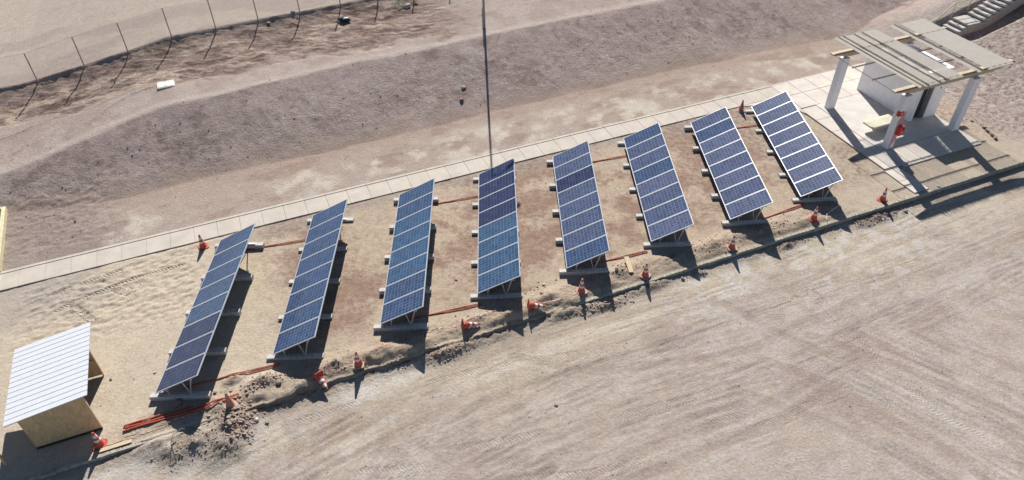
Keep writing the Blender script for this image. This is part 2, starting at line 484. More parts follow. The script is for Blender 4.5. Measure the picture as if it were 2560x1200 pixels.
# bank
col = mixc(col, C(.39, .305, .272), np.clip(ss(-.4, 1.7, T - toe_t(S) + (n2 - .5) * 2.4), 0, 1) * (T < crest_t(S) + .2) * 1.0)
bk = ss(.1, 1.6, T - toe_t(S)) * (T < crest_t(S) + .2)
col = mixc(col, C(.245, .183, .160), bk * ss(.5, .62, n3 * .3 + n2 * .4 + n1 * .3) * .75)
col = mixc(col, C(.45, .385, .35), bk * ss(.52, .7, fbm(S, T, 1.8, 5, 2, .65)) * .5)
# terrace
ter = ss(-.1, .25, T - crest_t(S) + (n3 - .5) * .4)
col = mixc(col, C(.325, .262, .228), ter)
col = mixc(col, C(.40, .34, .30), ter * ss(.45, .62, n2) * .5)
col = mixc(col, C(.27, .195, .165), ter * np.exp(-((T - 40.4 - .10 * S) / .5) ** 2) * ss(-9, -2, S) * ss(20, 5, S) * .6)
lip2 = np.exp(-((T - crest_t(S) - .35) / .28) ** 2)
col = mixc(col, C(.43, .37, .32), lip2 * .7)
e2 = ERO
col = mixc(col, C(.27, .195, .16), e2 * .7)
col = mixc(col, C(.135, .085, .068), e2 * ss(.52, .66, fbm(S * .45, T * 1.6, 1.1, 5, 4, .6)) * .8)
col = mixc(col, C(.50, .40, .31), e2 * ss(.55, .68, fbm(S * .6, T * 1.4, .9, 5, 6, .6)) * .75)
lf = fence_t(S)
dk = np.exp(-((T - lf + .45) / .32) ** 2) * (1 - ss(10, 15, S)) * ss(.40, .58, fbm(S, T * 0 + 2, .45, 3, 5))
col = mixc(col, C(.105, .075, .058), dk * .42)
fld = ss(-.1, .15, T - lf) * (1 - ss(12, 18, S))
col = mixc(col, C(.385, .325, .27), fld)
col = mixc(col, C(.31, .25, .225), fld * ss(.5, .62, fbm(S * .4, T, .5, 4, 3)) * .6)
# right hand rise
rt = ss(35.0, 37.0, S + (n2 - .5) * 2.5) * ss(15, 18, T) * ss(33, 31.5, T)
col = mixc(col, C(.38, .325, .29), rt)
col = mixc(col, C(.48, .43, .39), rt * ss(.5, .64, n3 * .5 + n2 * .5) * .6)
# road: pale crust, dusty blotches and long driving streaks
rd = ROAD
cx, cy = 9.5, -34.0
rad = np.hypot(S - cx, (T - cy)); ang = np.arctan2(S - cx, T - cy)
st1 = fbm(rad * 1.0, ang * 4, 1.5, 5, 3, .65)
dg = (-S * .07 + T * .998); dl = (S * .998 + T * .07)
st2 = fbm(dg, dl * .13, 1.7, 5, 5, .65)
dg3 = (S * .90 + T * .44 + .02 * (T - 8) ** 2); dl3 = (S * .44 - T * .90)
st3 = fbm(dg3, dl3 * .16, 1.4, 5, 6, .65)
wA = ss(16, 12, S + (n1 - .5) * 6); wC = ss(14.5, 17, S + (n1 - .5) * 3) * ss(12.6, 10.6, T + (n1 - .5) * 4)
stk = st1 * wA + st2 * (1 - wA) * (1 - wC) + st3 * (1 - wA) * wC
col = mixc(col, C(.405, .345, .262), rd)
col = mixc(col, C(.265, .212, .182), rd * ss(.44, .64, stk) * .32)
col = mixc(col, C(.47, .425, .36), rd * ss(.50, .36, stk) * .5)
col = mixc(col, C(.47, .435, .40), rd * ss(.47, .60, fbm(S, T, 2.8, 5, 2, .74)) * np.maximum(ss(.42, .6, n4 + .04), .8 * ss(9, 14, S) * ss(14, 11, T) * ss(.4, .55, n1)) * .75)
col = mixc(col, C(.265, .205, .165), rd * ss(.60, .72, fbm(S + 9, T, .35, 4, 4)) * .5)
col = mixc(col, C(.25, .18, .135), rd * wC * (1 - wA) * ss(.57, .68, st3) * .7)
col = mixc(col, C(.33, .272, .247), rd * ss(16.5, 13.5, T + (n1 - .5) * 5) * .55)
fs1 = fbm(rad, ang * 1.5, 9.0, 3, 2, .6) * wA + fbm(dg, dl * .04, 9.0, 3, 4, .6) * (1 - wA) * (1 - wC) + fbm(dg3, dl3 * .04, 9.0, 3, 1, .6) * (1 - wA) * wC
scr = rd * ss(.42, .56, fbm(S + 5, T - 8, .4, 3, 3))
Z = Z - scr * ss(.58, .72, fs1) * .006
col = mixc(col, C(.22, .17, .14), scr * ss(.56, .70, fs1) * .38)
col = mixc(col, C(.46, .42, .37), scr * ss(.44, .30, fs1) * .35)
rr_ = random.Random(21)
for q in range(95):
    zone = rr_.random()
    if zone < .45: s0_, t0_ = rr_.uniform(-2, 14), rr_.uniform(9.5, 15.8); a_ = math.atan2(-(s0_ - cx), (t0_ - cy)) + rr_.uniform(-.12, .12)
    elif zone < .78: s0_, t0_ = rr_.uniform(13, 29), rr_.uniform(11, 16.3); a_ = rr_.uniform(-.12, .14)
    else: s0_, t0_ = rr_.uniform(14.5, 21), rr_.uniform(6, 11); a_ = -1.11 + rr_.uniform(-.12, .12)
    ln_ = rr_.uniform(.6, 3.2); wd_ = rr_.uniform(.035, .075)
    ca_, sa_ = math.cos(a_), math.sin(a_)
    for rep_ in range(rr_.choice([1, 1, 2, 3])):
        os_ = rep_ * rr_.uniform(.14, .3)
        p0 = (s0_ - sa_ * os_, t0_ + ca_ * os_)
        m_ = (np.abs(S - p0[0]) < ln_) & (np.abs(T - p0[1]) < ln_)
        du = (S[m_] - p0[0]) * ca_ + (T[m_] - p0[1]) * sa_; dv = -(S[m_] - p0[0]) * sa_ + (T[m_] - p0[1]) * ca_ + .03 * du * du
        k_ = np.exp(-(dv / wd_) ** 2) * ss(ln_ / 2, ln_ / 2 * .5, np.abs(du)) * np.clip(.4 + n3[m_], 0, 1)
        Z[m_] -= k_ * .014; Z[m_] += np.exp(-((dv + .11) / .06) ** 2) * ss(ln_ / 2, ln_ / 2 * .5, np.abs(du)) * .006
        col[m_] = col[m_] * (1 - .20 * k_[:, None])
# long faint wheel paths
for pl in ([(-4, 12.9), (3, 11.6), (9, 10.7), (14, 10.6), (19, 11.2)], [(-2, 11.9), (4, 10.6), (9, 9.9), (14, 9.9), (17, 10.4)], [(13.2, 11.6), (15.0, 9.6), (16.4, 7.6), (17.4, 5.6)], [(15.0, 12.3), (17.0, 9.9), (18.6, 7.6), (19.9, 5.4)], [(17.4, 12.6), (19.4, 10.2), (21.2, 7.4), (22.4, 5.2)],
           [(12.8, 13.2), (15, 12.9), (20, 13.3), (26, 13.6), (32, 13.6)], [(15, 15.3), (18.5, 14.9), (22, 15.3), (27, 15.5)], [(6.5, 16.0), (9, 14.2), (13, 13.2)], [(15.2, 15.6), (16.3, 13.2), (17.6, 11.2)]):
    d_, u_, v_ = polydist(S, T, pl)
    k_ = ss(.26, .14, d_) * rd * np.clip(.25 + 1.1 * fbm(S, T, .7, 3, 4), 0, 1)
    col = mixc(col, C(.245, .19, .155), k_ * .30)
    Z = Z - k_ * .008 + np.exp(-((d_ - .27) / .06) ** 2) * rd * .006
CRUST = yard * ss(-3.0, .5, S) * ss(18.6, 20.0, T) * (.35 + .65 * ss(.42, .58, n1 * .5 + n2 * .5))
# disturbed earth
col = mixc(col, C(.30, .235, .185), np.clip(ROUGH * 1.2, 0, 1) * .55)
col = mixc(col, C(.17, .12, .09), np.clip(ROUGH, 0, 1) * ss(.5, .62, n3) * .6)
wet = np.exp(-(((S - 8.0) / .8) ** 2 + ((T - 18.95 - .05 * (S - 8)) / .16) ** 2)) + .8 * np.exp(-(((S + 3.3) / .7) ** 2 + ((T - 17.3) / .5) ** 2))
col = mixc(col, C(.16, .095, .06), np.clip(wet, 0, 1) * .65)
col = mixc(col, col * .88, TM * .6)
col = col * (.93 + .14 * n3[..., None])

TW_ = T + edge_wob(S) * np.exp(-((T - 17.43) / .4) ** 2)
X = S * ES.x + TW_ * EN.x; Y = S * ES.y + TW_ * EN.y
nS, nT = S.shape
verts = np.stack([X, Y, Z], -1).reshape(-1, 3)
idx = np.arange(nS * nT).reshape(nS, nT)
quads = np.stack([idx[:-1, :-1], idx[1:, :-1], idx[1:, 1:], idx[:-1, 1:]], -1).reshape(-1, 4)
me = bpy.data.meshes.new('ground')
me.vertices.add(len(verts)); me.vertices.foreach_set('co', verts.ravel())
me.loops.add(quads.size); me.loops.foreach_set('vertex_index', quads.ravel().astype(np.int32))
me.polygons.add(len(quads)); me.polygons.foreach_set('loop_start', np.arange(0, quads.size, 4, dtype=np.int32))
me.polygons.foreach_set('loop_total', np.full(len(quads), 4, dtype=np.int32))
me.update(calc_edges=True)
me.polygons.foreach_set('use_smooth', np.ones(len(quads), dtype=bool))
ca = me.color_attributes.new('soil', 'FLOAT_COLOR', 'POINT')
ca.data.foreach_set('color', np.concatenate([col.reshape(-1, 3), np.ones((len(verts), 1))], 1).ravel())
tr = me.attributes.new('tread', 'FLOAT_VECTOR', 'POINT')
tr.data.foreach_set('vector', np.stack([TU, TV, TM], -1).ravel())
cr_ = me.attributes.new('crust', 'FLOAT', 'POINT')
cr_.data.foreach_set('value', np.clip(CRUST, 0, 1).ravel())
er_ = me.attributes.new('eroded', 'FLOAT', 'POINT')
er_.data.foreach_set('value', np.clip(ERO, 0, 1).ravel())
rg = me.attributes.new('rough', 'FLOAT', 'POINT')
rg.data.foreach_set('value', np.clip(ROUGH + .6 * BANK + .5 * ERO + .5 * rt + .3 * ter + .06 * ROAD + .2 * st_, 0, 1).ravel())
ground = bpy.data.objects.new('ground', me); COL.objects.link(ground)
tag(ground, kind='structure')

gm = bpy.data.materials.new('desert_soil'); gm.use_nodes = True
t = gm.node_tree; N = t.nodes; L = t.links; b = N['Principled BSDF']
b.inputs['Roughness'].default_value = 1.0; b.inputs['Specular IOR Level'].default_value = .1


def nmath(op, a, bb=None, c=None):
    n = N.new('ShaderNodeMath'); n.operation = op
    for i, v in enumerate((a, bb, c)):
        if v is None: continue
        if isinstance(v, (int, float)): n.inputs[i].default_value = v
        else: L.new(v, n.inputs[i])
    return n.outputs[0]


def ntex(scale, detail=6, rough=.6):
    n = N.new('ShaderNodeTexNoise'); n.inputs['Scale'].default_value = scale; n.inputs['Detail'].default_value = detail; n.inputs['Roughness'].default_value = rough
    L.new(gtc.outputs['Object'], n.inputs['Vector']); return n.outputs[0]


gtc = N.new('ShaderNodeTexCoord')
at_ = N.new('ShaderNodeAttribute'); at_.attribute_name = 'soil'
trd = N.new('ShaderNodeAttribute'); trd.attribute_name = 'tread'
rga = N.new('ShaderNodeAttribute'); rga.attribute_name = 'rough'
sp = N.new('ShaderNodeSeparateXYZ'); L.new(trd.outputs['Vector'], sp.inputs[0])
fineA = ntex(9, 8, .7); fineB = ntex(38, 5, .7); fineC = ntex(2.3, 6, .6)
mult = nmath('ADD', nmath('ADD', nmath('MULTIPLY', fineA, .85), nmath('MULTIPLY', fineB, .65)), nmath('MULTIPLY', fineC, .35))
mult = nmath('ADD', mult, .075)
# small dark pebbles and pale chips
vor = N.new('ShaderNodeTexVoronoi'); vor.inputs['Scale'].default_value = 5.0; L.new(gtc.outputs['Object'], vor.inputs['Vector'])
sc_ = N.new('ShaderNodeSeparateColor'); L.new(vor.outputs['Color'], sc_.inputs[0])
peb = nmath('MULTIPLY', nmath('LESS_THAN', vor.outputs['Distance'], nmath('MULTIPLY', sc_.outputs[0], .17)), nmath('GREATER_THAN', sc_.outputs[1], .72))
vmix = N.new('ShaderNodeMix'); vmix.data_type = 'RGBA'; vmix.blend_type = 'MULTIPLY'; vmix.inputs[0].default_value = 1
cmb = N.new('ShaderNodeCombineColor'); [L.new(mult, cmb.inputs[i]) for i in range(3)]
L.new(at_.outputs['Color'], vmix.inputs[6]); L.new(cmb.outputs[0], vmix.inputs[7])
pm = N.new('ShaderNodeMix'); pm.data_type = 'RGBA'; L.new(nmath('MULTIPLY', peb, .75), pm.inputs[0])
L.new(vmix.outputs[2], pm.inputs[6])
pr_ = N.new('ShaderNodeValToRGB'); pr_.color_ramp.interpolation = 'CONSTANT'
pr_.color_ramp.elements[0].color = (.13, .10, .085, 1); pr_.color_ramp.elements[1].position = .6; pr_.color_ramp.elements[1].color = (.50, .45, .40, 1)
L.new(sc_.outputs[2], pr_.inputs[0]); L.new(pr_.outputs[0], pm.inputs[7])
cra = N.new('ShaderNodeAttribute'); cra.attribute_name = 'crust'
cn = ntex(4.2, 9, .68)
cm_ = N.new('ShaderNodeMapRange'); cm_.inputs[1].default_value = .45; cm_.inputs[2].default_value = .58; L.new(cn, cm_.inputs[0])
cx_ = N.new('ShaderNodeMix'); cx_.data_type = 'RGBA'; L.new(nmath('MULTIPLY', nmath('MULTIPLY', cm_.outputs[0], cra.outputs['Fac']), .85), cx_.inputs[0])
L.new(pm.outputs[2], cx_.inputs[6]); cx_.inputs[7].default_value = (.215, .143, .113, 1)
rn_ = ntex(7.5, 8, .7)
rm_ = N.new('ShaderNodeMapRange'); rm_.inputs[1].default_value = .53; rm_.inputs[2].default_value = .66; L.new(rn_, rm_.inputs[0])
cy_ = N.new('ShaderNodeMix'); cy_.data_type = 'RGBA'; L.new(nmath('MULTIPLY', nmath('MULTIPLY', rm_.outputs[0], nmath('ADD', rga.outputs['Fac'], .12)), .5), cy_.inputs[0])
L.new(cx_.outputs[2], cy_.inputs[6]); cy_.inputs[7].default_value = (.13, .09, .075, 1)
era = N.new('ShaderNodeAttribute'); era.attribute_name = 'eroded'
mp_ = N.new('ShaderNodeMapping'); mp_.inputs['Rotation'].default_value = (0, 0, -A - .12); mp_.inputs['Scale'].default_value = (.55, 2.6, 1)
L.new(gtc.outputs['Object'], mp_.inputs[0])
en = N.new('ShaderNodeTexNoise'); en.inputs['Scale'].default_value = 1.6; en.inputs['Detail'].default_value = 9; en.inputs['Roughness'].default_value = .7; en.inputs['Distortion'].default_value = .8
L.new(mp_.outputs[0], en.inputs['Vector'])
er1 = N.new('ShaderNodeMapRange'); er1.inputs[1].default_value = .53; er1.inputs[2].default_value = .62; L.new(en.outputs[0], er1.inputs[0])
er2 = N.new('ShaderNodeMapRange'); er2.inputs[1].default_value = .46; er2.inputs[2].default_value = .38; L.new(en.outputs[0], er2.inputs[0])
cz_ = N.new('ShaderNodeMix'); cz_.data_type = 'RGBA'; L.new(nmath('MULTIPLY', nmath('MULTIPLY', er1.outputs[0], era.outputs['Fac']), .5), cz_.inputs[0])
L.new(cy_.outputs[2], cz_.inputs[6]); cz_.inputs[7].default_value = (.12, .075, .06, 1)
cw_ = N.new('ShaderNodeMix'); cw_.data_type = 'RGBA'; L.new(nmath('MULTIPLY', nmath('MULTIPLY', er2.outputs[0], era.outputs['Fac']), .6), cw_.inputs[0])
L.new(cz_.outputs[2], cw_.inputs[6]); cw_.inputs[7].default_value = (.50, .40, .32, 1)
L.new(cw_.outputs[2], b.inputs['Base Color'])
# tread bump: chevrons along each track
chev = nmath('SINE', nmath('MULTIPLY', nmath('ADD', sp.outputs[0], nmath('MULTIPLY', nmath('ABSOLUTE', sp.outputs[1]), .8)), 2 * math.pi / .13))
chev = nmath('MULTIPLY', nmath('MULTIPLY', chev, sp.outputs[2]), .013)
hgt = nmath('ADD', nmath('MULTIPLY', fineA, nmath('ADD', .035, nmath('MULTIPLY', rga.outputs['Fac'], .11))), nmath('MULTIPLY', fineB, nmath('ADD', .014, nmath('MULTIPLY', rga.outputs['Fac'], .035))))
hgt = nmath('ADD', nmath('ADD', hgt, chev), nmath('MULTIPLY', peb, .02))
hgt = nmath('SUBTRACT', hgt, nmath('MULTIPLY', nmath('MULTIPLY', er1.outputs[0], era.outputs['Fac']), .05))
bp = N.new('ShaderNodeBump'); bp.inputs['Strength'].default_value = .9; bp.inputs['Distance'].default_value = 1.0
L.new(hgt, bp.inputs['Height']); L.new(bp.outputs[0], b.inputs['Normal'])
me.materials.append(gm)


def gz(s, t):
    z, *_ = heights(np.array([[float(s)]]), np.array([[float(t)]]))
    return float(z[0, 0])


def to_st(x, y): return x * ES.x + y * ES.y, x * EN.x + y * EN.y


def gz_xy(x, y): return gz(*to_st(x, y))


ROT = Matrix.Rotation(A, 4, 'Z')          # local (s,t,z) -> world

# ------------------------------------------------------------------ path, paving, kerb
m = MB()
for k in range(-34, 28):
    g = .004
    z = .045 + rnd.uniform(-.004, .004)
    m.box(k + .96 + g, k + 1.96 - g, 27.40, 28.47, -.08, z)
    m.box(k + .96 + g, k + 1.96 - g, 28.495, 28.65, -.08, z + .012)
o = m.build('path', M_path, bevel=.008); o.matrix_world = ROT; tag(o, kind='structure')
m = MB()
for i in range(7):
    for j in range(2):
        s0 = 27.98 + i * 1.2; t0 = 25.85 + j * 1.4
        m.box(s0 + .01, s0 + 1.19, t0 + .01, t0 + 1.385, -.08, .05 + rnd.uniform(-.003, .003))
for i in range(5):
    m.box(27.85, 28.88, 19.55 + i * 1.25, 19.55 + i * 1.25 + 1.235, -.08, .045)
# flare where the walk meets the path
m.prism([(25.0, 27.385), (26.6, 26.95), (27.4, 26.3), (27.84, 25.3), (27.84, 25.84), (27.97, 25.84), (27.97, 27.385)], -.08, .043)
for i in range(2):
    m.box(27.72 + .01 * i, 28.62, 17.59 + i * .96, 17.59 + i * .96 + .95, -.08, .04)
for i in range(4):
    m.box(28.90 + i * 1.31, 28.90 + i * 1.31 + 1.30, 19.40, 20.88, -.08, .05)
o = m.build('concrete_paving', M_walk, bevel=.008); o.matrix_world = ROT; tag(o, kind='structure')
m = MB()
m.box(28.90, 34.14, 20.90, 25.84, -.1, .06)
o = m.build('shelter_floor_slab', M_slab, bevel=.01); o.matrix_world = ROT; tag(o, kind='structure')
m = MB()
s0 = -22.0
while s0 < 62:
    ln = 1.0
    j = rnd.uniform(-.008, .008)
    zc = .026 + rnd.uniform(-.006, .006) - (.16 if -4.2 < s0 < 9.0 else 0)
    n_ = 5
    for q in range(n_):
        a0 = s0 + ln * q / n_; a1 = s0 + ln * (q + 1) / n_ - (0.006 if q == n_ - 1 else -0.0)
        m.box(a0, a1, 17.37 + j + rnd.uniform(-.008, .008), 17.52 + rnd.uniform(-.01, .01), -.5, zc + rnd.uniform(-.004, .004))
    s0 += ln
o = m.build('kerb', M_kerb, bevel=.012); o.matrix_world = ROT; tag(o, kind='structure')

# ------------------------------------------------------------------ solar tables
TW, TL, TILT, H0 = 1.956, 8.076, math.radians(28.117), .38
ORD = ['leftmost', 'second', 'third', 'fourth', 'fifth', 'sixth', 'seventh', 'rightmost']
TABLES = [(-12.221, 15.694, .05), (-8.538, 17.367, -.05), (-4.718, 18.642, .03), (-1.009, 20.192, -.03), (2.677, 21.454, .02), (6.471, 23.017, -.02), (10.236, 24.294, .03), (13.955, 25.868, -.03)]


def make_table():
    root = empty('solar_table')
    Mp = Matrix.Translation((0, 0, H0)) @ Matrix.Rotation(-TILT, 4, 'Y')
    g = MB().box(.028, TW - .028, .024, .992 - .024, -.030, -.004)
    fr = MB()
    for (a, b_, c, d) in ((0, TW, 0, .024), (0, TW, .968, .992), (0, .028, .024, .968), (TW - .028, TW, .024, .968)):
        fr.box(a, b_, c, d, -.040, 0)
    fproto = None; mproto = None
    for k in range(8):
        y = TL - .992 - k * 1.012          # from the far end towards the viewer
        if mproto is None:
            mo = g.build('solar_module', PANEL['blue'], root)
            fo = fr.build('module_frame', M_alu, mo)
            mproto, fproto = mo, fo
            mo.matrix_local = Mp @ Matrix.Translation((0, y, 0))
        else:
            mo = mproto.copy(); mo.data = mproto.data; COL.objects.link(mo); mo.parent = root
            mo.matrix_local = Mp @ Matrix.Translation((0, y, 0))
            fo = fproto.copy(); COL.objects.link(fo); fo.parent = mo
    # purlins under the modules, showing at both ends
    for x in (.42, 1.42):
        xx = x / math.cos(TILT)
        MB().box(xx - .022, xx + .022, -.03, TL + .03, -.088, -.043, Mp).build('purlin', M_alu, root)
    slope = math.tan(TILT)
    for k in range(5):
        y = .12 + k * 1.985
        cb_ = MB().box(-.29, 1.82, y - .12, y + .10, -.12, .15).build('concrete_block', M_conc, root, bevel=.012)
        MB().box(.20, 1.48, y - .055, y - .005, .15, .19).build('base_rail', M_steel, root)
        MB().tube([(.42, y - .03, .17), (.42, y - .03, H0 + .42 * slope - .09)], .021).build('leg', M_steel, root)
        MB().tube([(1.16, y - .03, .17), (1.40, y - .03, H0 + 1.40 * slope - .09)], .022).build('leg', M_steel, root)
        MB().tube([(1.13, y + .02, .17), (.98, y + .02, H0 + .98 * slope - .06)], .019).build('brace', M_steel, root)
    return root


proto = make_table()
SCHEME = [
    ['blue', 'blue', 'blue', 'blue', 'blue', 'navy', 'navy', 'navy'],
    ['blue'] * 8,
    ['blue', 'blue', 'teal', 'teal', 'teal', 'teal', 'blue', 'blue'],
    ['navy', 'navy', 'navy', 'navy', 'teal', 'teal', 'teal', 'teal'],
    ['slate', 'slate', 'navy', 'slate', 'slate', 'slate', 'slate', 'blue'],
    ['blue', 'slate', 'slate', 'blue', 'violet', 'slate', 'slate', 'violet'],
    ['slate', 'blue', 'violet', 'violet', 'slate', 'violet', 'slate', 'violet'],
    ['violet', 'slate', 'slate', 'slate', 'violet', 'slate', 'violet', 'slate'],
]
LABELS = [
    'tilted row of eight blue solar modules nearest the plywood hut, its two front modules darkest',
    'second row of solar modules from the hut, evenly mid blue on concrete blocks',
    'third row of solar modules from the hut, between two toppled cones',
    'fourth solar row from the hut, upper half navy and lower half teal blue',
    'fifth solar row from the hut, behind the upright cone left of the loose plank',
    'sixth solar row from the hut, just right of the loose plank on the ground',
    'seventh solar row from the hut, left of the dusty cone beside the path',
    'rightmost solar row, next to the white columned shelter',
]
roots = [proto]
for i in range(1, 8): roots.append(copy_tree(proto))
for i, (r_, (x, y, z)) in enumerate(zip(roots, TABLES)):
    r_.location = (x, y, z)
    tag(r_, LABELS[i], 'solar panels', 'rows of solar panels beside the path')
    mods = [c for c in r_.children if c.name.startswith('solar_module')]
    mods.sort(key=lambda c: -c.matrix_local.translation.y)
    for c, sc in zip(mods, SCHEME[i]):
        if c.data.users > 1 or True:
            c.material_slots[0].link = 'OBJECT'
            c.material_slots[0].material = PANEL[sc]


# ------------------------------------------------------------------ traffic cones
def cone_r(z): return .145 - (.145 - .032) * (z - .035) / .645


def make_cone(style):
    root = empty('traffic_cone')
    cm, bm_ = (M_cone, M_basered if style == 'red' else M_base) if style != 'dusty' else (M_conedust, M_base)
    bs = .205
    ch = .05
    MB().prism([(-bs + ch, -bs), (bs - ch, -bs), (bs, -bs + ch), (bs, bs - ch), (bs - ch, bs), (-bs + ch, bs), (-bs, bs - ch), (-bs, -bs + ch)], 0, .032).build('cone_base', bm_, root)
    body = MB().lathe([(.165, .032), (.145, .055), (cone_r(.60), .60), (.036, .69), (.026, .705)], 28).build('cone_body', cm, root, smooth=True)
    if style != 'dusty':
        for (z0, z1) in ((.27, .36), (.46, .58)):
            MB().lathe([(cone_r(z0) + .004, z0), (cone_r(z1) + .004, z1)], 28).build('reflective_band', M_band, root, smooth=True)
    return root


cones = {k: make_cone(k) for k in ('red', 'pale', 'dusty')}
used = set()


def put_cone(style, x, y, label, z=None, rot=0.3, lay=None, tilt=(0, 0)):
    if style in used: r_ = copy_tree(cones[style])
    else: r_ = cones[style]; used.add(style)
    if z is None: z = gz_xy(x, y)
    r_.location = (x, y, z)
    if lay is None: r_.rotation_euler = (tilt[0], tilt[1], rot)
    else:
        # lying with its tip towards heading `lay` (radians from +X), resting on base edge and tip
        d = Vector((math.cos(lay), math.sin(lay), -.20)).normalized()
        q = d.to_track_quat('Z', 'Y'); r_.rotation_mode = 'QUATERNION'; r_.rotation_quaternion = q
        r_.location = (x, y, z + .19)
    tag(r_, label, 'traffic cone', 'traffic cones around the works')
    return r_


def pxy(s, t): p = P(s, t); return p.x, p.y


put_cone('red', -13.10, 23.87, 'orange cone with white bands standing alone between the path and the leftmost solar row', rot=.6)
put_cone('red', -13.57, 13.98, 'orange cone in the shade against the front corner of the plywood hut', rot=.2)
put_cone('dusty', -9.53, 15.26, 'dusty pinkish cone without bands at the end of the orange pipe bundle', rot=.9)
put_cone('red', -6.72, 16.42, 'toppled orange cone with its tip pointing to the road, left of the others', lay=math.radians(-52), z=gz_xy(-6.5, 16.2) - .02)
put_cone('pale', -5.34, 16.95, 'upright banded cone on a pale base between second and third solar rows', rot=.1)
put_cone('red', -1.56, 18.55, 'toppled orange cone pointing right, in front of the third solar row', lay=math.radians(14), z=gz_xy(-1.4, 18.6) + .0)
put_cone('red', 1.00, 19.48, 'toppled orange cone pointing right, just right of the fourth solar row', lay=math.radians(4), z=gz_xy(1.2, 19.5) + .0)
put_cone('pale', 3.20, 20.38, 'upright banded cone in front of the fifth solar row', rot=.35)
put_cone('pale', 5.94, 21.23, 'upright banded cone right beside the loose plank', rot=.9)
put_cone('pale', 9.97, 22.80, 'upright banded cone in front of the seventh solar row', rot=.1)
put_cone('red', 14.13, 24.50, 'upright banded cone in front of the rightmost solar row with tape tied to it', rot=.5)
put_cone('red', 17.89, 25.89, 'bright orange cone at the kerb between the rightmost solar row and the shelter', rot=.75)
put_cone('dusty', 13.48, 34.05, 'dusty brown cone without bands beside the path behind the rightmost solar row', rot=.55)


# ------------------------------------------------------------------ orange conduits
def conduit(pts, r=.022, label='', cat='conduit', group='orange conduits between the solar rows', m=M_orange, name='orange_conduit', lift=.01):
    P3 = []
    for (s, t_) in pts: P3.append(P(s, t_, gz(s, t_) + r + lift))
    return tag(MB().tube(P3, r, 8).build(name, m, smooth=True), label, cat, group)


def sub(a, b_, n=10, sag=.03):
    return [(a[0] + (b_[0] - a[0]) * i / n, a[1] + (b_[1] - a[1]) * i / n + sag * math.sin(i / n * math.pi * 2.0)) for i in range(n + 1)]


conduit(sub((-6.98, 18.12), (-3.25, 17.96)), .030, 'thick orange pipe along the near side of the bundle by the hut', 'pipe', 'orange pipes by the hut')
conduit(sub((-6.90, 18.24), (-3.15, 18.06), sag=-.02), .030, 'orange pipe second from the near side of the bundle by the hut', 'pipe', 'orange pipes by the hut')
conduit(sub((-6.95, 18.33), (-4.70, 18.28), sag=.02), .028, 'short orange pipe on the far side of the bundle under the leftmost solar row', 'pipe', 'orange pipes by the hut')
FR = [((-4.9, 19.25), (-1.6, 18.95), 'first and second'), ((-.3, 19.35), (-.2, 19.0), ''), ((3.3, 19.27), (6.3, 18.88), 'third and fourth'), ((11.4, 19.24), (14.0, 18.98), 'fifth and sixth'), ((19.9, 18.83), (22.4, 18.92), 'seventh and rightmost')]
for a, b_, nm in FR:
    if not nm: continue
    conduit(sub(a, b_, sag=.03), .018, 'nearer orange conduit between the front ends of the %s solar rows' % nm)
    conduit(sub((a[0], a[1] + .05), (b_[0], b_[1] + .07), sag=-.02), .018, 'farther orange conduit between the front ends of the %s solar rows' % nm)
BK = [((-2.3, 26.0), (.9, 25.55), 'first and second'), ((6.2, 25.80), (8.9, 25.52), 'third and fourth'), ((14.7, 25.88), (17.0, 25.66), 'fifth and sixth'), ((23.1, 25.66), (25.1, 25.36), 'seventh and rightmost')]
for a, b_, nm in BK:
    conduit(sub(a, b_, sag=.03), .016, 'nearer orange conduit between the path ends of the %s solar rows' % nm)
    conduit(sub((a[0], a[1] + .09), (b_[0], b_[1] + .03), sag=-.02), .016, 'farther orange conduit between the path ends of the %s solar rows' % nm)


# ------------------------------------------------------------------ striped tape
def tape_mat(scale):
    m = bpy.data.materials.new('striped_tape'); m.use_nodes = True
    t_ = m.node_tree; b_ = t_.nodes['Principled BSDF']; b_.inputs['Roughness'].default_value = .5
    w_ = t_.nodes.new('ShaderNodeTexWave'); w_.inputs['Scale'].default_value = scale
    tc_ = t_.nodes.new('ShaderNodeTexCoord'); t_.links.new(tc_.outputs['Object'], w_.inputs['Vector'])
    r_ = t_.nodes.new('ShaderNodeValToRGB'); r_.color_ramp.interpolation = 'CONSTANT'
    r_.color_ramp.elements[0].color = (.45, .08, .06, 1); r_.color_ramp.elements[1].position = .45; r_.color_ramp.elements[1].color = (.50, .36, .31, 1)
    t_.links.new(w_.outputs['Fac'], r_.inputs[0]); t_.links.new(r_.outputs[0], b_.inputs['Base Color'])
    return m


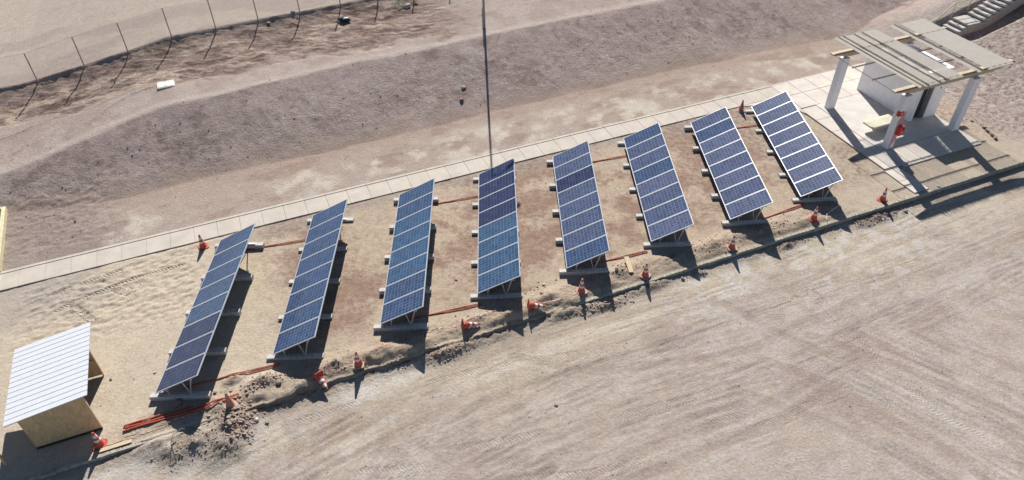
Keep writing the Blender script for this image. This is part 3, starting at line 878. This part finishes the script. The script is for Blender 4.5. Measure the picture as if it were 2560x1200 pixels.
M_tape = tape_mat(1.6)
TAPES = [([(-7.45, 17.85), (-6.58, 17.8), (-5.56, 17.84), (-4.52, 17.87), (-3.7, 17.98), (-3.36, 18.02)], 'thin red and white tape lying from the hut cone to the dusty cone'),
         ([(-0.39, 17.8), (0.35, 17.78), (1.0, 17.8), (1.94, 18.12), (2.76, 18.3), (3.41, 18.35), (4.35, 18.27), (5.1, 18.07)], 'crumpled red and white tape between the first two toppled cones'),
         ([(5.28, 18.1), (6.14, 18.19), (7.0, 18.22), (7.93, 17.96), (8.69, 17.83), (9.55, 17.77), (10.19, 17.9)], 'red and white tape from the toppled cones to the cone before the fifth solar row')]
for pts, lb in TAPES:
    P3 = []
    for (a, b_), (c, d) in zip(pts[:-1], pts[1:]):
        for q in range(6):
            s_, t__ = a + (c - a) * q / 6 + rnd.uniform(-.02, .02), b_ + (d - b_) * q / 6 + rnd.uniform(-.025, .025)
            P3.append(P(s_, t__, gz(s_, t__) + .03 + rnd.uniform(0, .02)))
    vs = []; fs = []
    for i, p in enumerate(P3):
        a_ = rnd.uniform(-.9, .9); wv = Vector((math.sin(a_) * .3, math.cos(a_), rnd.uniform(-.5, .8))).normalized() * .014
        vs += [p - wv + Vector((0, 0, .012)), p + wv + Vector((0, 0, .012))]
        if i: fs.append((2 * i - 2, 2 * i - 1, 2 * i + 1, 2 * i))
    mm = MB().add(vs, fs)
    o = mm.build('warning_tape', M_tape); sm = o.modifiers.new('thick', 'SOLIDIFY'); sm.thickness = .004
    tag(o, lb, 'warning tape', 'warning tape between the cones')


# ------------------------------------------------------------------ rocks and rubble
def rock_mesh(r, seed, squash=.65):
    bm = bmesh.new(); bmesh.ops.create_icosphere(bm, subdivisions=2, radius=r)
    rr = random.Random(seed); ax = [Vector((rr.uniform(-1, 1), rr.uniform(-1, 1), rr.uniform(-1, 1))).normalized() for _ in range(9)]
    for v in bm.verts:
        d = v.co.normalized(); k = 1.0
        for a_ in ax:
            q = d.dot(a_)
            if q > .62: k = min(k, .62 / q + .08)
        v.co = Vector((v.co.x * k * 1.15, v.co.y * k * .85, v.co.z * k * squash)) * (1 + rr.uniform(-.05, .05))
    me_ = bpy.data.meshes.new('rock'); bm.to_mesh(me_); bm.free(); return me_


ROCKS = [(11.16, 34.6, .15, M_rockl, 'pale stone on the dark bank, the upper of two beside the pole shadow'),
         (10.74, 33.75, .16, M_rock, 'grey stone on the dark bank, the lower of two beside the pole shadow'),
         (-1.77, 18.05, .13, M_rock, 'brown rock at the left foot of the second solar row by the dug earth'),
         (-5.20, 18.62, .20, M_rock, 'flat boulder in the shade under the front of the leftmost solar row'),
         (-3.95, 18.62, .09, M_rock, 'small dark rock by the pipe bundle beside the leftmost solar row'),
         (8.75, 18.43, .10, M_rock, 'dark round stone between the fourth solar row and the upright cone'),
         (9.05, 18.95, .08, M_rockl, 'pale pebble at the reddish dug hollow near the fifth solar row'),
         (12.15, 18.38, .11, M_rock, 'brown stone just left of the loose plank'),
         (29.34, 17.36, .11, M_rock, 'stone on the kerb in front of the shelter, right of a pair'),
         (29.12, 17.50, .10, M_rockl, 'stone on the kerb in front of the shelter, left of a pair'),
         (26.6, 16.95, .12, M_rock, 'dark stone at the kerb foot right of the bright cone'),
         (7.05, 13.48, .07, M_rock, 'lone dark stone on the open road surface'),
         (-2.75, 16.9, .12, M_rockl, 'pale lump sticking out of the big clod pile'),
         (6.05, 44.0, .10, M_rockl, 'small white stone below the fence line'),
         (3.66, 45.5, .14, M_rockl, 'white stone just behind the fence'),
         (2.02, 45.0, .12, M_rockl, 'small white stone at the foot of a fence post'),
         (10.75, 44.3, .30, M_rockl, 'large white broken stone beside the green weed at the fence'),
         (11.4, 44.45, .17, M_rock, 'dark stone right of the large white one at the fence'),
         (35.5, 21.2, .11, M_rock, 'dark stone above the knobbly log right of the shelter'),
         (14.6, 17.12, .10, M_rock, 'rounded stone on the road side of the kerb, left of the seventh solar row'),
         (6.3, 18.75, .13, M_rock, 'stone half in shadow in front of the fourth solar row'),
         (-7.4, 20.7, .07, M_rock, 'small stone in the sand between the hut and the leftmost solar row'),
         (-5.9, 20.4, .06, M_rockl, 'tiny pale stone in the sand left of the leftmost solar row'),
         (-8.3, 19.75, .08, M_rock, 'small dark stone right beside the open side of the hut'),
         (-1.1, 21.0, .06, M_rock, 'tiny stone on the sand between the first and second solar rows'),
         (5.83, 20.63, .06, M_rock, 'tiny dark stone between the third and fourth solar rows')]
for i, (s_, t__, r_, mm, lb) in enumerate(ROCKS):
    me_ = rock_mesh(r_, i * 3 + 1); me_.materials.append(mm)
    o = bpy.data.objects.new('rock', me_); COL.objects.link(o)
    o.location = P(s_, t__, gz(s_, t__) + r_ * .22); o.rotation_euler = (rnd.uniform(-.3, .3), rnd.uniform(-.3, .3), rnd.uniform(0, 6.28))
    tag(o, lb, 'rock', 'loose rocks on the ground')


def scatter(name, spots, m_, label, seed, kind='stuff', cat='gravel'):
    """crumbs of earth or gravel as one object: spots = (s0,s1,t0,t1,n,rmin,rmax,gauss)"""
    rr = random.Random(seed); mb = MB()
    for (sc, tc_, rs_, rt_, n, r0, r1) in spots:
        for _ in range(n):
            s_ = rr.gauss(sc, rs_); t__ = rr.gauss(tc_, rt_)
            r_ = r0 + (r1 - r0) * rr.random() ** 2.5
            z_ = gz(s_, t__) + r_ * .25
            c = P(s_, t__, z_); k = 6
            ax = [Vector((rr.uniform(-1, 1), rr.uniform(-1, 1), rr.uniform(-1, 1))).normalized() for _ in range(0)]
            vs = [c + Vector((math.cos(q * 2.094 + .3) * r_ * rr.uniform(.6, 1.2), math.sin(q * 2.094 + .3) * r_ * rr.uniform(.6, 1.2), -r_ * .4)) for q in range(3)]
            vs += [c + Vector((math.cos(q * 2.094 + 1.3) * r_ * rr.uniform(.6, 1.2), math.sin(q * 2.094 + 1.3) * r_ * rr.uniform(.6, 1.2), r_ * rr.uniform(.2, .7))) for q in range(3)]
            mb.add(vs, [(0, 1, 2), (3, 4, 5), (0, 1, 3), (1, 4, 3), (1, 2, 4), (2, 5, 4), (2, 0, 5), (0, 3, 5)])
    o = mb.build(name, m_); tag(o, label, cat, None, kind); return o


scatter('earth_clods', [(-3.3, 17.15, .28, .36, 520, .015, .085), (-3.8, 16.5, .5, .3, 260, .01, .04), (-4.9, 16.8, .7, .35, 120, .012, .05), (-2.3, 18.35, .42, .2, 170, .015, .06),
                        (.3, 18.15, .4, .2, 70, .015, .05), (3.4, 17.2, .8, .2, 120, .015, .05), (4.4, 17.05, .6, .15, 100, .015, .05), (6.5, 18.2, 1.0, .2, 70, .012, .05),
                        (10.9, 17.05, .7, .13, 230, .015, .06), (12.4, 18.4, .8, .3, 110, .012, .05), (15.3, 17.1, .35, .1, 70, .015, .05), (16.9, 18.3, .9, .35, 140, .012, .05),
                        (19.5, 18.3, 1.0, .35, 140, .012, .05), (20.4, 17.1, .5, .12, 70, .015, .05), (23.3, 18.4, .28, .22, 90, .015, .05), (8.2, 18.9, .6, .12, 70, .012, .05)],
        M_clod, 'loose crumbs and clods of dug earth along the trench', 3, cat='earth')
scatter('gravel', [(25.0, 17.1, .9, .18, 260, .01, .045), (25.6, 17.0, .5, .15, 80, .02, .06), (9, 13, 12, 3, 90, .008, .03), (20, 10, 4, 3, 80, .008, .03), (10, 22, 9, 3, 160, .008, .028), (5, 35, 12, 1.6, 260, .012, .05), (28, 35, 6, 1.6, 160, .012, .05),
                   (40, 23, 2.5, 3, 160, .012, .05), (-6, 22, 3, 3, 60, .01, .03), (0, 39.5, 9, 1.2, 60, .012, .035), (-10, 31, 1.3, 1.2, 60, .015, .05)],
        M_rock, 'small gravel and chips spread over the yard and bank', 5)

# ------------------------------------------------------------------ plank, wood chips, twisted log, cable
o = MB().box(-.10, .10, -.45, .45, 0, .045).build('plank', M_plank, bevel=.004)
o.location = P(12.79, 18.5, gz(12.79, 18.5) + .05); o.rotation_euler = (math.radians(4), 0, A + math.radians(-15))
tag(o, 'pale sawn plank lying on the dug earth beside an upright cone', 'plank')
o = MB().box(-.13, .13, -.03, .03, 0, .02).build('wood_offcut', M_plank); o.location = P(-8.35, 22.6, gz(-8.35, 22.6) + .01); o.rotation_euler = (0, 0, -.5)
tag(o, 'short pale wood offcut on the sand behind the hut', 'wood offcut')
o = MB().box(-.5, .5, -.07, .07, 0, .03).build('plank', M_plank, bevel=.003)
o.location = P(-7.2, 17.62, gz(-7.2, 17.62) + .03); o.rotation_euler = (0, 0, A)
tag(o, 'long thin board lying along the kerb in front of the hut cone', 'plank')
pts = []
for i in range(15):
    u = i / 14; pts.append(P(35.62 - u * .45 + .05 * math.sin(i * 1.7), 20.75 - u * 1.35, .06 + gz(35.5 - u * .4, 20.6 - u * 1.3) + .02 * math.sin(i * 2.1)))
rr_ = [.03 + .035 * abs(math.sin(i * 1.3)) + .03 * (i / 14) for i in range(15)]
tag(MB().tube(pts, rr_, 8).build('log', M_rock, smooth=True), 'knobbly dark log lying on the ground right of the shelter', 'log')
pts = [P(-5.38, 16.23, gz(-5.38, 16.23)), P(-5.40, 16.5, gz(-5.4, 16.5) + .12), P(-5.42, 16.75, gz(-5.4, 16.75) + .22), P(-5.36, 17.1, gz(-5.3, 17.1) + .2), P(-5.1, 17.32, gz(-5.1, 17.32) + .14), P(-4.75, 17.3, gz(-4.75, 17.3) + .06), P(-4.5, 17.05, gz(-4.5, 17.05))]
tag(MB().tube(pts, .012, 6).build('cable', M_black, smooth=True), 'thin black cable looping out of the dug earth near the hut', 'cable')
pts = [P(23.7, 18.75, .12), P(23.75, 18.45, gz(23.75, 18.45) + .05), P(23.72, 18.2, gz(23.7, 18.2) + .05), P(23.2, 18.05, gz(23.2, 18.0) + .06), P(22.75, 17.9, gz(22.7, 17.9) + .06), P(22.5, 17.6, gz(22.5, 17.62) + .04)]
tag(MB().tube(pts, .016, 6).build('cable', M_steel, smooth=True), 'grey cable running from the rightmost solar row to its cone', 'cable')
pts = [P(-2.2, 25.95, gz(-2.2, 25.95) + .03), P(-2.35, 25.5, gz(-2.3, 25.5) + .03), P(-2.5, 24.9, gz(-2.5, 24.9) + .03)]
tag(MB().tube(pts, .016, 6).build('cable', M_rust, smooth=True), 'brown cable beside the far block of the leftmost solar row', 'cable')

# ------------------------------------------------------------------ plywood hut
hut = empty('hut', P(-8.6, 19.8, 0), A)
tag(hut, 'plywood hut with a sloping white sheet roof at the lower left', 'hut')
s0, s1, t0, t1 = -9.62 + 8.6, -7.62 + 8.6, 18.55 - 19.8, 21.05 - 19.8


def wallprism(pts, axis, a0, a1):
    """extrude a (coord, z) outline along s ('s') or t ('t')"""
    n = len(pts)
    if axis == 't': vs = [(p[0], a, p[1]) for a in (a0, a1) for p in pts]
    else: vs = [(a, p[0], p[1]) for a in (a0, a1) for p in pts]
    return vs, [tuple(range(n)), tuple(range(n, 2 * n))] + [(i, (i + 1) % n, n + (i + 1) % n, n + i) for i in range(n)]


zl, zr = 1.62, 1.86
MB().add(*wallprism([(s0, .09), (s1, .09), (s1, zr), (s0, zl)], 't', t0, t0 + .02)).build('front_wall', M_ply, hut)
MB().add(*wallprism([(s0, .05), (s1, .05), (s1, zr), (s0, zl)], 't', t1 - .02, t1)).build('back_wall', M_ply, hut)
MB().box(s0, s0 + .02, t0 + .02, t1 - .02, .05, zl).build('side_wall', M_ply, hut)
for a in (t0 + .02, t1 - .07):
    for b_ in (s0 + .022, s1 - .05):
        zz = zl if b_ < 0 else zr
        MB().box(b_, b_ + .05, a, a + .05, 0, zz - .01).build('corner_post', M_post, hut)
MB().box(s0, s1, t0 - .03, t0 + .05, -.02, .085).build('skid', M_dark, hut)
MB().box(s0 + .07, s1 - .06, t1 - .06, t1 - .02, .85, .90).build('wall_rail', M_post, hut)
# roof with seams
x0, x1, y0, y1 = -9.93 + 8.6, -7.40 + 8.6, 18.36 - 19.8, 21.78 - 19.8
def rz(x): return 1.66 + (x - x0) / (x1 - x0) * .32
nb = 15; rf = MB(); sm_ = MB()
for k in range(nb):
    ya = y0 + (y1 - y0) * k / nb; yb = y0 + (y1 - y0) * (k + 1) / nb - .028
    vs = [(x, y, rz(x) + dz) for dz in (0, .035) for y in (ya, yb) for x in (x0, x1)]
    rf.add(vs, [(0, 2, 3, 1), (4, 5, 7, 6), (0, 1, 5, 4), (2, 6, 7, 3), (0, 4, 6, 2), (1, 3, 7, 5)])
vs = [(x, y, rz(x) + dz) for dz in (-.015, -.002) for y in (y0 + .01, y1 - .01) for x in (x0 + .01, x1 - .01)]
sm_.add(vs, [(0, 2, 3, 1), (4, 5, 7, 6), (0, 1, 5, 4), (2, 6, 7, 3), (0, 4, 6, 2), (1, 3, 7, 5)])
ro = rf.build('roof', M_roof, hut)
sm_.build('roof_underlay', M_seam, ro)

# leaning post at the lower left edge
pp = P(-10.51, 18.30, gz(-10.51, 18.30))
o = MB().box(-.035, .035, -.035, .035, -.1, 1.5).build('post', M_post); o.location = pp
tag(o, 'dark timber post at the lower left edge of the view beside the hut shadow', 'post')

# ------------------------------------------------------------------ yellow frame at the left edge
fr = empty('yellow_frame', P(-12.3, 30.6, 0), A); tag(fr, 'faded yellow painted kerb frame by the left edge, crossing to the path', 'frame')
def seg(a, b_, w_, h_, name):
    a = Vector((a[0] + 12.3, a[1] - 30.6, 0)); b_ = Vector((b_[0] + 12.3, b_[1] - 30.6, 0)); d = (b_ - a).normalized(); n_ = Vector((-d.y, d.x, 0)) * w_ / 2
    vs = [p + Vector((0, 0, z)) for z in (-.1, h_) for p in (a - n_, a + n_, b_ + n_, b_ - n_)]
    MB().add(vs, [(0, 1, 2, 3), (4, 5, 6, 7), (0, 1, 5, 4), (1, 2, 6, 5), (2, 3, 7, 6), (3, 0, 4, 7)]).build(name, M_yellow, fr, bevel=.01)
seg((-12.10, 33.30), (-11.86, 28.62), .17, .26, 'long_edge')
seg((-15.5, 33.12), (-12.2, 33.26), .17, .255, 'end_edge')
seg((-11.86, 28.60), (-11.80, 27.6), .09, .10, 'short_edge')

# ------------------------------------------------------------------ chamber cover
z_ = gz(-4.26, 39.4)
ch = empty('chamber_cover', P(-4.26, 39.4, z_), A); tag(ch, 'pale rounded concrete chamber cover standing on the upper track', 'manhole cover')
def rrect(w_, h_, r_, n_=5):
    out_ = []
    for cx_, cy_, a0 in ((w_ - r_, h_ - r_, 0), (-w_ + r_, h_ - r_, 90), (-w_ + r_, -h_ + r_, 180), (w_ - r_, -h_ + r_, 270)):
        for k in range(n_ + 1):
            a = math.radians(a0 + 90 * k / n_); out_.append((cx_ + r_ * math.cos(a), cy_ + r_ * math.sin(a)))
    return out_
MB().prism(rrect(.44, .38, .10), -.1, .10).build('collar', M_lid, ch, bevel=.012)
ld = MB().prism(rrect(.38, .32, .06), .101, .118).build('lid', M_lid, ch, bevel=.006)
for y in (-.22, .22): MB().box(-.07, .07, y - .012, y + .012, .119, .126).build('lifting_slot', M_grey, ld)

# ------------------------------------------------------------------ lamp pole
pz = gz(14.22, 39.16)
lp = empty('lamp_pole', (-.68, 41.63, pz)); tag(lp, 'tall grey lamp pole rising from the upper track, its long shadow crossing the bank', 'lamp pole')
MB().tube([(0, 0, -.2), (0, 0, 3), (0, 0, 9.2)], [.078, .062, .042], 14).build('pole', M_pole, lp, smooth=True)
MB().tube([(-.10, 0, -.1), (-.10, 0, 1.3)], .022, 8).build('cable_riser', M_grey, lp)
MB().tube([(0, 0, 9.15), (.35, 0, 9.45), (.75, 0, 9.5)], .03, 8).build('arm', M_pole, lp, smooth=True)
MB().add([(.70, -.10, 9.46), (1.25, -.14, 9.46), (1.25, .14, 9.46), (.70, .10, 9.46), (.75, -.07, 9.58), (1.2, -.1, 9.56), (1.2, .1, 9.56), (.75, .07, 9.58)],
         [(0, 1, 2, 3), (4, 5, 6, 7), (0, 1, 5, 4), (1, 2, 6, 5), (2, 3, 7, 6), (3, 0, 4, 7)]).build('lamp_head', M_grey, lp)

# ------------------------------------------------------------------ fence
fence = empty('chain_link_fence', P(-3, 45, 2)); tag(fence, 'thin chain link fence on brown posts along the upper terrace', 'fence')
fp = [(-16.3, 44.2), (-13.7, 44.15), (-11.14, 44.08), (-8.58, 44.17), (-6.14, 44.35), (-3.64, 44.91), (-1.09, 45.11), (1.46, 45.24), (4.05, 45.33), (6.68, 45.51), (9.25, 45.75), (11.8, 46.0), (14.4, 46.2)]
fo_ = Vector(fence.location)
PH = 1.80
wires = MB(); postp = None
for i, (s_, t__) in enumerate(fp):
    z_ = gz(s_, t__); base = P(s_, t__, z_) - fo_
    po = MB().tube([(0, 0, -.2), (0, 0, PH)], .036, 8).build('fence_post', M_post, fence) if postp is None else postp.copy()
    if postp is None: postp = po
    else: COL.objects.link(po); po.parent = fence
    po.location = base
    if i + 1 < len(fp):
        s2, t2 = fp[i + 1]; b2 = P(s2, t2, gz(s2, t2)) - fo_
        def pt(u, h): return base.lerp(b2, u) + Vector((0, 0, h))
        LEN = (b2 - base).length; H_ = PH - .06
        sp_ = .11; n_ = int(LEN / sp_); sh = H_ / LEN
        for k in range(-int(H_ / sp_) - 1, n_ + 1):
            for sg in (1, -1):
                ua = k * sp_ / LEN; ub = ua + sh; ha, hb_ = 0.0, H_
                if ua < 0: ha = -ua / sh * H_; ua = 0
                if ub > 1: hb_ = H_ * (1 - (ub - 1) / sh); ub = 1
                if ub <= ua or hb_ <= ha: continue
                if sg < 0: ua, ub = 1 - ua, 1 - ub
                a_, c_ = pt(ua, ha + .04), pt(ub, hb_ + .04)
                nrm = Vector((-ES.y, ES.x, 0)); up = Vector((0, 0, 1)); r_ = .0022
                wires.add([a_ - up * r_, a_ + up * r_, a_ + EN * r_ * 1.5, c_ - up * r_, c_ + up * r_, c_ + EN * r_ * 1.5], [(0, 1, 4, 3), (1, 2, 5, 4), (2, 0, 3, 5)])
        for h in (.05, H_ + .03):
            wires.tube([pt(0, h), pt(1, h)], .005, 4, False)
wires.build('wire_mesh', M_wire, fence)

# ------------------------------------------------------------------ rubbish and weed at the fence
b_ = MB().lathe([(.0, 0), (.26, .02), (.30, .12), (.2, .22), (.05, .26)], 12)
b_.v = [(x * 1.3 + rnd.uniform(-.03, .03), y * .8 + rnd.uniform(-.03, .03), z + rnd.uniform(-.02, .02)) for x, y, z in b_.v]
o = b_.build('rubbish_bag', M_black, smooth=True); o.location = P(6.55, 43.85, gz(6.55, 43.85))
tag(o, 'black plastic bag lying in the eroded gully below the fence', 'rubbish bag')
wm = MB()
for i in range(260):
    a_ = rnd.uniform(0, 6.28); r_ = rnd.random() ** .6 * .42; h = rnd.uniform(.02, .34) * (1 - r_)
    c = Vector((r_ * math.cos(a_), r_ * math.sin(a_), h)); d = Vector((math.cos(a_), math.sin(a_), rnd.uniform(.1, .9))).normalized() * rnd.uniform(.06, .13); q = Vector((-d.y, d.x, 0)).normalized() * .022
    wm.add([c - q, c + d * .5 + q * .2 - q, c + d, c + d * .5 + q], [(0, 1, 2, 3)])
plant = empty('weed', P(10.35, 44.75, gz(10.35, 44.75))); tag(plant, 'small green weed growing at the fence line near the white stone', 'weed')
wm.build('leaves', M_leaf, plant)
MB().tube([(0, 0, -.03), (0, 0, .2)], .012, 6).build('stem', M_leaf, plant)

# ------------------------------------------------------------------ shelter
sh = empty('shelter', P(31.5, 23.5, .06), A); tag(sh, 'white columned open shelter with a louvred slat roof', 'shelter')
OX, OY = 31.5, 23.5
def sb(a, b_, c, d, z0, z1): return MB().box(a - OX, b_ - OX, c - OY, d - OY, z0 - .06, z1 - .06)
CH = 3.12
colz = {}
for nm, (a, c) in {'c1': (29.17, 25.12), 'c2': (29.16, 20.88), 'c3': (33.60, 20.80), 'c4': (33.60, 25.12)}.items():
    colz[nm] = sb(a, a + .44, c, c + .33, .06, CH).build('column', M_white, sh, bevel=.008)
    bkt = sb(a + .15, a + .31, c + .10, c + .24, CH, CH + .06).build('beam_bracket', M_wood, colz[nm])
ZB = CH + .17
# tapered main beams with a comb of cleats
def tbeam(t0_, w_, name, sA=28.42, sB=36.35):
    prof = [(sA, ZB + .20), (sA, ZB + .14), (sA + 1.3, ZB - .12), (sB - 1.6, ZB - .12), (sB, ZB + .14), (sB, ZB + .20)]
    vs = [(p[0] - OX, yy - OY, p[1] - .06) for yy in (t0_, t0_ + w_) for p in prof]
    n = len(prof)
    return MB().add(vs, [tuple(range(n)), tuple(range(n, 2 * n))] + [(i, (i + 1) % n, n + (i + 1) % n, n + i) for i in range(n)]).build(name, M_wood, sh)
for t0_ in (21.0, 25.22):
    bmx = tbeam(t0_, .24, 'main_beam')
    cl = MB(); s_ = 28.5
    while s_ < 36.3:
        cl.box(s_ - OX, s_ + .035 - OX, t0_ - .045 - OY, t0_ + .002 - OY, ZB + .15 - .06, ZB + .235 - .06); s_ += .095
    cl.build('beam_cleats', M_rust, bmx)
ZS = ZB + .205
for t0_ in (22.48, 23.86):
    rod = MB().box(28.45 - OX, 36.1 - OX, t0_ - OY, t0_ + .03 - OY, ZS - .14 - .06, ZS - .10 - .06)
    s_ = 28.5
    while s_ < 36.1:
        rod.box(s_ - OX, s_ + .03 - OX, t0_ - .02 - OY, t0_ - OY, ZS - .13 - .06, ZS - .03 - .06); s_ += .095
    rod.build('cross_rod', M_rust, sh)
MB().tube([(28.46 - OX, 21.0 - OY, ZS - .10), (28.46 - OX, 25.4 - OY, ZS - .10)], .014, 6).build('eave_rod', M_rust, sh)
# louvre groups: (s0, s1) each a set of long tilted fins
GROUPS = [(29.78, 29.92, 'wide'), (30.00, 30.04, 'thin'), (30.17, 30.24, 'wide'), (30.34, 30.38, 'thin'), (31.60, 31.64, 'thin'), (33.95, 34.0, 'thin'), (30.42, 30.98, 'louvre'), (31.05, 31.16, 'thin'), (31.24, 31.50, 'louvre'), (31.80, 32.58, 'louvre'), (33.66, 33.86, 'louvre'), (34.38, 36.12, 'louvre')]
for g0, g1, kd in GROUPS:
    mb = MB(); tn = 20.80 + rnd.uniform(-.03, .03); tf_ = 26.68 + rnd.uniform(-.05, .05)
    s_ = g0; pitch = .125
    th = math.radians(48)
    k = 0
    while s_ < g1 - .015:
        e_ = rnd.uniform(-.01, .01)
        if kd == 'thin': th = 0.05
        wd = .09 if kd == 'thin' else .057 if kd == 'louvre' else (g1 - g0) * .9
        hx, hz = wd * math.sin(th), wd * math.cos(th)
        nx = .004
        prof = [(s_, ZS), (s_ + nx, ZS), (s_ + hx + nx, ZS + hz), (s_ + hx, ZS + hz)]
        vs = [(p[0] - OX, yy - OY, p[1] - .06) for yy in (tn + e_, tf_ + e_) for p in prof]
        mb.add(vs, [(0, 1, 2, 3), (4, 5, 6, 7), (0, 1, 5, 4), (1, 2, 6, 5), (2, 3, 7, 6), (3, 0, 4, 7)])
        s_ += pitch if kd == 'louvre' else 9
    mb.build('louvre_panel' if kd == 'louvre' else 'roof_batten', M_slat, sh)
# hatching, sign and extinguisher cabinet on the front column
hat = MB(); fy = 20.88 - .003
for k in range(24):
    z0 = .12 + k * .085
    a0, a1 = 29.24 - OX, 29.585 - OX
    if k > 19: a0 += .06 * (k - 19)
    dz = .46
    zt = min(z0 + dz, 2.2); a1c = a0 + (a1 - a0) * (zt - z0) / dz
    if a1c <= a0: continue
    w_ = .032
    vs = [(x, yy - OY, zz - .06) for yy in (fy, fy - .004) for x, zz in ((a0, z0), (a0, z0 + w_), (a1c, zt + w_), (a1c, zt))]
    hat.add(vs, [(0, 1, 2, 3), (4, 5, 6, 7), (0, 1, 5, 4), (1, 2, 6, 5), (2, 3, 7, 6), (3, 0, 4, 7)])
hat.build('red_hatching', M_red, sh)
ext = empty('extinguisher_cabinet', P(29.50, 20.76, .95), A); tag(ext, 'red extinguisher cabinet fixed low on the hatched front column', 'extinguisher cabinet')
MB().box(-.15, .15, -.12, .115, 0, .50).build('cabinet_box', M_red, ext, bevel=.012)
MB().box(-.04, .06, -.128, -.121, .38, .45).build('cabinet_window', M_dark, ext)
ic = MB().box(-.02, .0, -.127, -.121, .12, .25).box(0, .05, -.127, -.121, .22, .25).box(0, .035, -.127, -.121, .17, .19)
ic.build('cabinet_mark', M_band, ext)
sg = empty('extinguisher_sign', P(29.27, 20.86, 2.02), A); tag(sg, 'small red sign with a white pictogram high on the hatched front column', 'sign')
MB().box(-.115, .115, -.012, .014, 0, .26).build('sign_plate', M_red, sg)
MB().box(-.155, -.115, -.012, .16, 0, .26).build('sign_side', M_red, sg)
MB().box(-.02, .015, -.016, -.0125, .06, .20).box(.015, .05, -.016, -.0125, .12, .16).box(-.04, -.02, -.016, -.0125, .14, .18).build('sign_mark', M_band, sg)

# small building under the roof
bd = empty('restroom_block', P(33.2, 24.3, .06), A); tag(bd, 'small white rendered block with an open doorway under the shelter roof', 'small building')
def bb(a, b_, c, d, z0, z1): return MB().box(a - 33.2, b_ - 33.2, c - 24.3, d - 24.3, z0 - .06, z1 - .06)
WH = 2.92
bb(32.25, 32.47, 22.45, 26.3, .06, WH).build('side_wall', M_white, bd, bevel=.006)
bb(32.472, 32.50, 22.46, 22.68, .06, WH - .01).build('door_jamb', M_white, bd)
bb(33.25, 34.12, 22.43, 22.66, .06, WH).build('front_wall', M_white, bd, bevel=.006)
bb(33.90, 34.12, 22.662, 26.3, .06, WH).build('side_wall', M_white, bd, bevel=.006)
bb(32.472, 33.898, 26.06, 26.3, .06, WH - .005).build('back_wall', M_white, bd, bevel=.006)
bb(32.472, 33.898, 24.5, 24.62, .06, WH - .25).build('inner_wall', M_white, bd)
bb(32.502, 33.248, 22.46, 22.66, 2.55, WH - .004).build('lintel', M_white, bd)
bb(33.06, 33.10, 22.47, 22.60, .06, 2.54).build('door_frame', M_grey, bd)
bb(33.17, 33.248, 22.45, 22.56, .06, 2.54).build('door_frame', M_grey, bd)
bb(32.51, 33.05, 22.62, 22.66, .06, 2.54).build('doorway_shade', M_dark, bd)  # near-black sheet painting the shaded interior seen through the open doorway
bb(32.474, 33.896, 24.62, 26.05, .06, .9).build('room_shade_block', M_dark, bd)  # dark block added to stand for shade inside the open-topped room
MB().tube([(33.72 - 33.2, 22.43 - 24.3 - .02, 1.75), (33.72 - 33.2, 22.43 - 24.3 + .002, 1.75)], .06, 14).build('wall_vent', M_grey, bd)

# bench
bn = empty('bench', P(30.4, 22.6, .06), A); tag(bn, 'cream slab bench on the bright floor under the shelter', 'bench')
MB().prism([(-1.02, -.26), (-.90, -.40), (.96, -.40), (1.05, -.3), (1.05, .38), (-.92, .38), (-1.02, .28)], .36, .46).build('seat', M_bench, bn, bevel=.02)
MB().box(-.45, .45, -.16, .16, 0, .359).build('pedestal', M_conc, bn)

# ------------------------------------------------------------------ stairs on the right
st = empty('stairs', P(42.1, 29.2, .3), A); tag(st, 'concrete stairs with a landing climbing the bank at the upper right', 'stairs')
zt = .50; s_ = 42.06; mbs = []
def stepbox(a, b_, z_, nm):
    MB().box(a - 42.1, b_ - 42.1, 28.58 - 29.2, 29.82 - 29.2, z_ - .13 - .3, z_ - .3).build(nm, M_stair, st, bevel=.01)
for k in range(3):
    stepbox(s_ - .02, s_ + .40, zt, 'step'); s_ += .35; zt += .17
stepbox(s_ - .02, s_ + 1.28, zt, 'landing'); ls = s_; s_ += 1.22
sidep = [(42.02, .0), (42.02, .36), (ls, zt - .14), (s_, zt - .14)]
zt += .17
for k in range(13):
    stepbox(s_ - .02, s_ + .40, zt, 'step'); s_ += .35; zt += .17
sidep += [(s_, zt - .32), (s_, zt - 1.2), (ls + 1.2, .15), (ls, .0)]
for (a, c) in ((28.62, 28.72), (29.68, 29.78)):
    vs, fs = wallprism([(p[0] - 42.1, p[1] - .3) for p in sidep], 't', a - 29.2, c - 29.2)
    MB().add(vs, fs).build('stringer', M_stair, st)
rl = empty('handrail', P(42.1, 30.0, .4), A); tag(rl, 'thin cream steel handrail on the far side of the concrete stairs', 'handrail')
def rp(s_, z_): return (s_ - 42.1, 0, z_ - .4)
ps = [(41.85, .1), (43.15, 1.0), (44.45, 1.05), (46.2, 1.95), (48.0, 2.8)]
for i, (a, z_) in enumerate(ps): MB().tube([rp(a, z_ - .1), rp(a, z_ + .92)], .022, 8).build('rail_post', M_yellow, rl)
MB().tube([rp(41.3, .95)] + [rp(a, z_ + .92) for a, z_ in ps], .034, 8).build('top_rail', M_yellow, rl)
MB().tube([rp(a, z_ + .48) for a, z_ in ps[1:]], .022, 8).build('mid_rail', M_yellow, rl)
